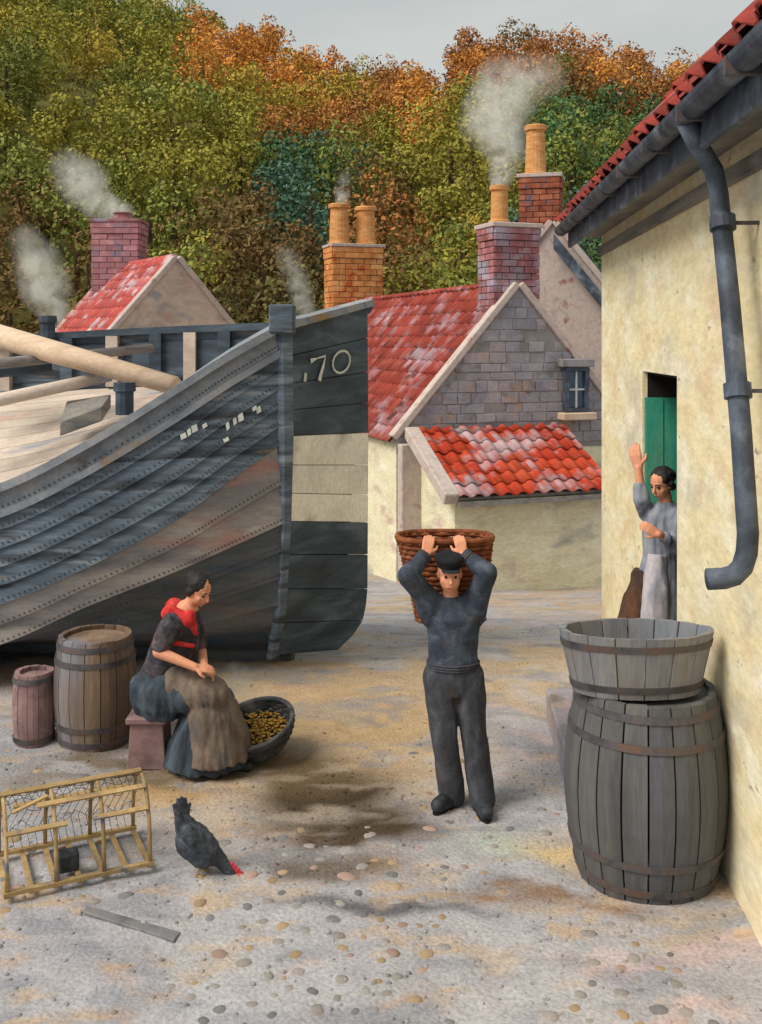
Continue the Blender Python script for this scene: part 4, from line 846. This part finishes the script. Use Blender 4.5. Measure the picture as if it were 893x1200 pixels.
def seated():
    Y = 7.8; q = lambda x, y, dy=0: P(x, y, Y+dy)
    t = thing('person', 'dark-haired woman in red shawl seated on a low stool, baiting lines', 'woman', (q(205, 885).x, Y, 0))
    hc = q(234, 692, -.02); f = Vector((.72, -.5, -.42)); b = MB(); g, R = head(b, hc, f, s=.98)
    neck = q(219, 716, .02); b.cap_(hc-Vector((.03, -.02, .03)), neck, .052, .058)
    hip = q(182, 812, .02)
    b.chain([neck, q(205, 745, .02), q(188, 785, .02), hip], [.09, .13, .12, .15], 16)
    shN, shF = q(203, 730, -.15), q(226, 728, .15); elN, elF = q(186, 764, -.24), q(236, 765, .1); wrN, wrF = q(229, 782, -.3), q(240, 781, -.18)
    b.chain([shN, elN, wrN], [.055, .046, .03]); b.chain([shF, elF, wrF], [.052, .042, .028])
    hand(b, wrN, Vector((1, .1, -.15)), Vector((.1, .5, -1)), .55, 1); hand(b, wrF, Vector((.55, -.35, -.6)), Vector((-.5, -.6, -.3)), .6, -1)
    kN, kF = q(246, 818, -.22), q(258, 822, .1); aN, aF = q(262, 880, -.18), q(285, 876, .1)
    b.chain([hip-Vector((0, .09, 0)), kN, aN], [.09, .065, .045]); b.chain([hip+Vector((0, .09, 0)), kF, aF], [.09, .065, .045])
    body = remeshed(b, 'body', M['skin'], t, .007, 3); eyes(g, body, .98)
    bl = MB(); bl.chain([neck-Vector((0, 0, .04)), q(207, 745, .0), q(190, 782, 0), q(186, 795, 0)], [.1, .165, .145, .15], 18)
    bl.cap_(q(214, 738, -.04), q(214, 758, -.02), .13, .12)
    bl.chain([shN, elN.lerp(shN, .2)], [.085, .075]); bl.chain([shF, elF.lerp(shF, .25)], [.08, .065])
    remeshed(bl, 'blouse', M['blouse'], t, .01, 6, .009, 8)
    shw = MB()
    shw.cap_(q(198, 719, -.11), q(222, 726, -.14), .062, .055); shw.cap_(q(205, 711, .1), q(226, 716, .12), .07, .05); shw.cap_(q(199, 719, -.1), q(205, 718, .1), .062, .062); shw.cap_(q(222, 722, -.14), q(229, 742, -.1), .05, .022); shw.cap_(q(226, 718, .1), q(230, 742, -.06), .045, .022)
    remeshed(shw, 'shawl', M['red'], t, .009, 6, .008, 10)
    w_ = MB().cap_(q(203, 753, -.165), q(226, 757, -.14), .022, .018); remeshed(w_, 'sash', M['red'], t, .008, 3)
    sk = MB(); sk.loft([(q(190, 784, 0), (.14, 0, 0), (0, .15, 0)), (q(183, 800, 0), (.2, 0, -.02), (0, .23, 0)), (q(186, 822, 0), (.21, 0, -.03), (0, .25, 0)), (q(190, 836, 0), (.17, 0, 0), (0, .21, 0))], 26)
    sk.chain([q(192, 810, -.1), kN], [.15, .12], 16); sk.chain([q(192, 810, .1), kF], [.15, .12], 16)
    sk.loft([(q(250, 812, -.05), (.08, 0, 0), (0, .2, 0)), (q(246, 835, -.05), (.2, 0, 0), (0, .29, 0)), (q(243, 865, -.05), (.27, 0, 0), (0, .32, 0)), (q(242, 889, -.05), (.33, 0, 0), (0, .35, 0))], 28)
    remeshed(sk, 'skirt', M['skirt'], t, .011, 6, .024, 6, (2, 2, .3))
    ap = MB(); ap.loft([(q(243, 806, -.12), (.09, 0, 0), (0, .2, 0)), (q(250, 830, -.12), (.19, 0, 0), (0, .26, 0)), (q(253, 860, -.12), (.245, 0, 0), (0, .29, 0)), (q(252, 884, -.12), (.28, 0, 0), (0, .31, 0))], 28)
    ap.chain([q(212, 803, -.13), kN+Vector((0, 0, .015))], [.145, .137], 16)
    remeshed(ap, 'apron', M['sack'], t, .011, 6, .02, 7, (2, 2, .3))
    h = MB(); h.ell(g(0, -.03, .045), (.09, .1, .085), R); h.ell(g(0, -.11, .05), (.055, .05, .055), R); h.cap_(g(-.07, -.02, -.01), g(-.05, -.06, -.05), .03, .03); h.cap_(g(.07, -.02, -.01), g(.05, -.06, -.05), .03, .03)
    remeshed(h, 'hair', M['hair'], t, .008, 3, .006, 30)
    for dx, dy in ((0, -.16), (.14, .02)):
        bo = MB(); p = q(290, 880, dy); p.x += dx*.5-.16; p.z = .045; bo.cap_(p, p+Vector((.17, -.03, -.005)), .045, .038); bo.cap_(p, p+Vector((0, 0, .08)), .045, .045); remeshed(bo, 'boot', M['boot'], t, .009, 3)
seated()
# stool
st = thing('stool', 'low pinkish wooden stool under the seated woman', 'stool', (P(178, 885, 7.8).x, 7.8, 0))
sx0 = P(177, 0, 7.8).x
MB().box((sx0, 7.78, .37), (.15, 0, 0), (0, .17, 0), (0, 0, .025)).obj('seat', M['stool'], st, bevel=.01)
for k in (-1, 1):
    MB().prism([(sx0-.12, 7.78+k*.12-.015, .345), (sx0+.12, 7.78+k*.12-.015, .345), (sx0+.145, 7.78+k*.12-.015, 0), (sx0-.145, 7.78+k*.12-.015, 0)], (0, .03, 0)).obj('side_board', M['stool'], st, bevel=.005)
MB().box((sx0, 7.78, .16), (.12, 0, 0), (0, .105, 0), (0, 0, .02)).obj('stretcher', M['stool'], st)
# basket of bait in front of her
def wicker_tray():
    c = P(305, 0, 7.95); c.z = .02; t = thing('basket', 'round dark wicker basket with yellow bait at the woman\'s feet', 'basket', c)
    T = Matrix.Rotation(math.radians(-13), 3, 'Y') @ Matrix.Rotation(math.radians(16), 3, 'X')
    def pt(f, a, off=0): r = .19+.11*math.sin(f*math.pi/2)+off; return c+Vector((0, 0, .045))+T@Vector((r*math.cos(a)*1.02, r*math.sin(a), .2*f))
    n = 36
    for j in range(9): MB().tube([pt(j/9, 2*math.pi*i/n, .005*(1 if (i+j) % 2 else -1)) for i in range(n+1)], .0145, 5, cap=False).obj('weave_band', M['wicker_dark'], t, smooth=True)
    MB().tube([pt(1, 2*math.pi*i/n) for i in range(n+1)], .02, 6, cap=False).obj('rim', M['wicker_dark'], t, smooth=True)
    MB().loft([(c+Vector((0, 0, .04)), T@Vector((.16, 0, 0)), T@Vector((0, .16, 0))), (c+Vector((0, 0, .055)), T@Vector((.16, 0, 0)), T@Vector((0, .16, 0)))], 20).obj('base', M['wicker_dark'], t)
    mb = MB(); base = MB().ell((0, 0, 0), (1, .5, .4), nu=6, nv=4)
    for i in range(420):
        a = random.uniform(0, 6.28); r = .24*math.sqrt(random.random()); p = c+Vector((0, 0, .06))+T@Vector((r*math.cos(a), r*math.sin(a), random.uniform(.05, .12)+.03*(1-r/.24)))
        Rr = Matrix.Rotation(random.uniform(0, 6), 3, 'Z') @ Matrix.Rotation(random.uniform(-1, 1), 3, 'X'); s_ = random.uniform(.014, .026)
        mb.add([p+Rr@(Vector(v)*s_) for v in base.v], base.f)
    o = mb.obj('bait', M['gold'], None, smooth=True, kind='stuff'); tag(o, 'heap of yellow bait filling the round dark basket', 'bait')
wicker_tray()
# small pile of mussels beside her knees
mb = MB(); base = MB().ell((0, 0, 0), (1, .5, .4), nu=6, nv=4); c = P(268, 830, 8.05)
for i in range(170):
    a = random.uniform(0, 6.28); r = .2*math.sqrt(random.random()); p = Vector((c.x+r*math.cos(a)+.05, 8.15+r*math.sin(a)*.8, .02+.24*(1-r/.2)*random.random()))
    Rr = Matrix.Rotation(random.uniform(0, 6), 3, 'Z') @ Matrix.Rotation(random.uniform(-1, 1), 3, 'X'); s_ = random.uniform(.02, .034); mb.add([p+Rr@(Vector(v)*s_) for v in base.v], base.f)
tag(mb.obj('mussel_heap', M['mussel'], None, smooth=True, kind='stuff'), 'heap of blue-grey mussels on the ground behind the basket', 'mussels')
def doorwoman():
    Y = 7.95; z0 = DZ0; q = lambda x, y, dy=0: P(x, y, Y+dy)
    t = thing('person', 'woman in grey dress and apron leaning in the open doorway', 'woman', (q(770, 755).x, Y, z0))
    hc = q(775, 567, 0); f = Vector((-.75, -.55, -.35)); b = MB(); g, R = head(b, hc, f, s=.98)
    neck = q(781, 594, .03); b.cap_(hc+Vector((.02, .01, -.04)), neck, .05, .055)
    b.chain([neck, q(781, 615, .03), q(777, 650, .02), q(774, 685, .02)], [.055, .085, .085, .12], 16)
    shN, shF = q(793, 606, -.06), q(762, 606, .12); elF = q(752, 585, .02); wrF = q(748, 548, .05)
    b.chain([shF, elF, wrF], [.05, .042, .03]); hand(b, wrF, Vector((-.2, .1, 1)), Vector((.5, .8, .1)), .35, 1, 1.15)
    elN = q(793, 640, -.12); wrN = q(772, 626, -.25); b.chain([shN, elN, wrN], [.052, .042, .03]); hand(b, wrN, Vector((-.8, .1, .45)), Vector((0, 1, 0)), .45, -1, .95)
    b.chain([q(768, 688, 0), q(762, 722, 0), q(760, 750, 0)], [.085, .06, .045]); b.chain([q(782, 688, 0), q(782, 722, 0), q(781, 750, 0)], [.085, .06, .045])
    body = remeshed(b, 'body', M['skin'], t, .007, 3); eyes(g, body, .98)
    d_ = MB(); d_.loft([(q(780, 588, .02), (.062, 0, 0), (0, .065, 0)), (q(780, 595, .02), (.1, 0, 0), (0, .08, 0)), (q(779, 602, .02), (.15, 0, 0), (0, .12, 0)), (q(778, 625, .02), (.165, 0, 0), (0, .15, 0)), (q(775, 650, .02), (.14, 0, 0), (0, .125, 0)), (q(773, 685, .02), (.19, 0, 0), (0, .18, 0)), (q(772, 725, .02), (.215, 0, 0), (0, .21, 0)), (q(773, 752, .02), (.225, 0, 0), (0, .22, 0))], 28)
    d_.chain([shF, elF, elF.lerp(wrF, .35)], [.075, .065, .055]); d_.chain([shN, elN, elN.lerp(wrN, .7)], [.075, .062, .05])
    remeshed(d_, 'dress', M['grey_dress'], t, .01, 6, .018, 7, (2, 2, .3))
    ap = MB(); ap.loft([(q(770, 650, -.09), (.07, 0, 0), (0, .06, 0)), (q(768, 690, -.14), (.1, 0, 0), (0, .08, 0)), (q(767, 735, -.16), (.115, 0, 0), (0, .08, 0))], 18); remeshed(ap, 'apron', M['apron'], t, .01, 5, .012, 9, (1.6, 1.6, .5))
    s_ = MB(); s_.loft([(q(752, 668, .02), (.05, 0, 0), (0, .08, 0)), (q(748, 700, 0), (.11, 0, 0), (0, .14, 0)), (q(744, 735, 0), (.15, 0, 0), (0, .17, 0)), (q(743, 755, 0), (.165, 0, 0), (0, .18, 0))], 22); remeshed(s_, 'underskirt', M['brown_skirt'], t, .01, 5, .02, 9, (1.6, 1.6, .5))
    h = MB(); h.ell(g(0, -.032, .045), (.09, .1, .085), R); h.ell(g(0, -.11, .02), (.06, .055, .06), R); h.cap_(g(-.072, -.02, .0), g(-.05, -.06, -.05), .03, .03); h.cap_(g(.072, -.02, .0), g(.05, -.06, -.05), .03, .03)
    remeshed(h, 'hair', M['hair'], t, .008, 3, .006, 30)
    pass
doorwoman()
# ---------------------------------------------------------------- hen
def hen():
    Y = 6.15; q = lambda x, y, dy=0: P(x, y, Y+dy); t = thing('hen', 'slate-grey hen pecking the ground beside the lobster pot', 'hen', (q(235, 1025).x, Y, 0))
    b = MB(); b.chain([q(214, 962), q(226, 985), q(238, 997), q(250, 1002)], [.05, .105, .098, .06], 16)
    b.chain([q(246, 997), q(259, 1009), q(268, 1020), q(272, 1024)], [.062, .042, .03, .027], 12); b.ell(q(228, 990, -.07), (.075, .035, .055), Matrix.Rotation(.8, 3, 'Y'))
    for k, (x, y) in enumerate(((204, 943), (208, 937), (213, 934), (218, 936), (222, 943))): b.cap_(q(213, 968, (k-2)*.018), q(x, y, (k-2)*.022), .034, .011)
    b.cap_(q(219, 975, -.085), q(244, 1004, -.085), .045, .018)
    body = remeshed(b, 'body', M['feather'], t, .007, 4, .006, 30)
    MB().loft([(q(274, 1025), (0, 0, .012), (0, .01, 0)), (q(281, 1031), (0, 0, .002), (0, .002, 0))], 8).obj('beak', M['gold'], t)
    c = MB()
    for k in range(4): c.ell(q(271+k*3.4, 1013+k*3.6), (.015, .007, .024), Matrix.Rotation(.9, 3, 'Y'), 8, 6)
    c.ell(q(279, 1028, -.02), (.02, .008, .02), None, 8, 6); c.ell(q(277, 1029, -.012), (.014, .005, .014), None, 8, 6); remeshed(c, 'comb', M['comb'], t, .004, 1)
    MB().ell(q(272, 1021, -.024), (.005,)*3, nu=8, nv=6).obj('eye', M['boot'], t)
    for dx, dy in ((0, -.04), (5, .04)):
        l = MB(); p0 = q(231+dx, 1004, dy); p1 = q(233+dx, 1018, dy); p2 = Vector((p1.x-.008, p1.y, .012)); l.tube([p0, p1, p2], [.018, .009, .007], 8)
        for a in (-.5, 0, .5): l.tube([p2, p2+Vector((.05*math.cos(a), .05*math.sin(a)-.01, -.006))], [.006, .003], 6)
        l.tube([p2, p2+Vector((-.025, 0, -.006))], [.006, .003], 6); l.obj('leg', M['ochre_wood'], t, smooth=True)
hen()
# ---------------------------------------------------------------- lobster pot
def lobster_pot():
    a = P(8, 1058, 5.84); b = P(176, 1021, 6.19); a.z = b.z = .03; ax = (b-a); L_ = ax.length; ax.normalize(); bk = Vector((-ax.y, ax.x, 0)); Wd = .5; Hh = .44
    t = thing('lobster_pot', 'broken lobster pot of ochre laths lying at the left edge', 'lobster pot', (a+b)/2)
    for k in range(7): # base slats across
        s_ = a+ax*(L_*k/6); MB().bar(s_-bk*.01, s_+bk*Wd, .03, .014).obj('base_lath', M['ochre_wood'], t)
    for k in (0, 1): MB().bar(a+bk*Wd*k-ax*.02+Vector((0, 0, .018)), b+bk*Wd*k+ax*.02+Vector((0, 0, .018)), .038, .022).obj('side_rail', M['ochre_wood'], t)
    def hp_(s, f): an = math.pi*f; return a+ax*s+bk*(Wd/2-Wd/2*math.cos(an))+Vector((0, 0, .03+Hh*math.sin(an)**.8))
    for k in range(4): MB().tube([hp_(L_*k/3, j/12) for j in range(13)], .0125, 7).obj('hoop', M['ochre_wood'], t, smooth=True)
    for f, s0, s1 in ((.5, -.06, 1.0), (.33, .22, 1.0), (.2, .0, .42), (.2, .6, 1.), (.68, 0, 1.), (.82, .1, 1.)):
        MB().bar(hp_(L_*s0, f)+Vector((0, -.005, .018)), hp_(L_*s1, f)+Vector((0, -.005, .018)), .03, .014, (0, -.6, 1)).obj('lath', M['ochre_wood'], t)
    MB().bar(hp_(L_*.05, .33), hp_(L_*.3, .4)+Vector((0, 0, .01)), .028, .012).obj('lath', M['ochre_wood'], t)
    net = MB()
    for k in range(19):
        s = L_*k/18
        net.tube([hp_(s+.03*math.sin(j*2.1), j/12)-Vector((0, 0, .006)) for j in range(5, 13)], .0022, 3)
    for j in range(6, 12): net.tube([hp_(L_*k/18, (j+.3*math.sin(k*1.7))/12)-Vector((0, 0, .006)) for k in range(19)], .0022, 3)
    net.obj('netting', M['string'], t, kind='stuff')
    MB().box(a+ax*.36+bk*.16+Vector((0, 0, .06)), ax*.06, bk*.05, (0, 0, .055)).obj('sinker', M['boot'], t, bevel=.012)
lobster_pot()
tag(MB().prism([P(100, 1064, 5.8), P(212, 1096, 5.55), P(204, 1106, 5.46), P(98, 1072, 5.72)], (0, 0, .02)).obj('board', M['cobble_blue'], None, bevel=.005), 'weathered grey board lying flat on the stones near the hen', 'board')
# ---------------------------------------------------------------- smoke
def smoke_mat(pts, rad, dens, scale):
    m = bpy.data.materials.new('smoke'); m.use_nodes = True; t = m.node_tree; n = t.nodes; l = t.links; n.remove(n['Principled BSDF'])
    v = n.new('ShaderNodeVolumePrincipled'); v.inputs['Color'].default_value = (.97, .98, .95, 1); v.inputs['Anisotropy'].default_value = 0
    def VM(op, a, b=None, out=0):
        q = n.new('ShaderNodeVectorMath'); q.operation = op
        for k, x in enumerate((a, b)):
            if x is None: continue
            if isinstance(x, (tuple, Vector)): q.inputs[k].default_value = tuple(x)
            else: l.new(x, q.inputs[k])
        return q.outputs['Value'] if op in ('DOT_PRODUCT', 'LENGTH') else q.outputs[0]
    def MA(op, a, b=0, c=0, clamp=False):
        q = n.new('ShaderNodeMath'); q.operation = op; q.use_clamp = clamp
        for k, x in enumerate((a, b, c)):
            if isinstance(x, (int, float)): q.inputs[k].default_value = x
            else: l.new(x, q.inputs[k])
        return q.outputs[0]
    co = n.new('ShaderNodeTexCoord').outputs['Object']
    nz = n.new('ShaderNodeTexNoise'); nz.inputs['Scale'].default_value = scale; nz.inputs['Detail'].default_value = 4; nz.inputs['Distortion'].default_value = .5; l.new(co, nz.inputs[0])
    best = None
    for i in range(len(pts)-1):
        a, b = Vector(pts[i]), Vector(pts[i+1]); ba = b-a
        pa = VM('SUBTRACT', co, a); h = MA('MULTIPLY', VM('DOT_PRODUCT', pa, ba), 1/ba.dot(ba), clamp=True)
        sc = n.new('ShaderNodeVectorMath'); sc.operation = 'SCALE'; sc.inputs[0].default_value = tuple(ba); l.new(h, sc.inputs['Scale'])
        dd = VM('LENGTH', VM('SUBTRACT', pa, sc.outputs[0])); rr = MA('MULTIPLY_ADD', h, rad[i+1]-rad[i], rad[i]); g = MA('SUBTRACT', 1, MA('DIVIDE', dd, rr), clamp=True)
        fall = MA('MULTIPLY', g, MA('SUBTRACT', 1, MA('MULTIPLY', MA('ADD', h, i), .75/(len(pts)-1))))
        best = fall if best is None else MA('MAXIMUM', best, fall)
    mr = n.new('ShaderNodeMapRange'); mr.inputs[1].default_value = .34; mr.inputs[2].default_value = .66; l.new(nz.outputs[0], mr.inputs[0])
    l.new(MA('MULTIPLY', MA('MULTIPLY', best, mr.outputs[0]), dens), v.inputs['Density']); l.new(v.outputs[0], n['Material Output'].inputs['Volume']); return m
def plume(label, pts, rad, dens, scale=1.5):
    mb = MB(); mb.chain(pts, [r_*1.02 for r_ in rad], 14)
    o = remeshed(mb, 'steam' if dens > 8 else 'chimney_smoke', smoke_mat(pts, rad, dens, scale), None, max(.02, max(rad)/9), 1, kind='stuff'); tag(o, label, 'smoke', 'smoke rising from the chimneys' if dens < 8 else None)
plume('pale smoke rising from the short pot of the stone cottage', [LPOT, P(594, 178, 22.6), P(578, 140, 23), P(592, 105, 23.5), P(640, 88, 24)], [.28, .5, .85, .9, .6], 3.8, 3.2)
plume('white smoke above the pink chimney beyond the boat', [SPOT, P(114, 238, 31.5), P(98, 215, 31.5), P(80, 195, 32)], [.4, .6, .9, .7], 4, 2.6)
plume('loose smoke hanging at the left edge above the boat', [P(66, 372, 33), P(54, 340, 33), P(45, 310, 33), P(30, 280, 33)], [.5, .9, .9, .6], 3.5, 2.2)
plume('thin smoke drifting up beyond the boat end', [P(358, 362, 34), P(350, 335, 34), P(335, 300, 34)], [.4, .5, .5], 3, 2.4)
plume('bluish wisp above the orange double chimney', [FPOT, P(401, 222, 31), P(404, 205, 31)], [.22, .3, .25], 4, 3)
plume('faint bluish steam above the basket beside the seated woman', [P(262, 806, 7.9), P(275, 800, 7.95), P(295, 822, 8.0)], [.1, .17, .12], 9, 9)
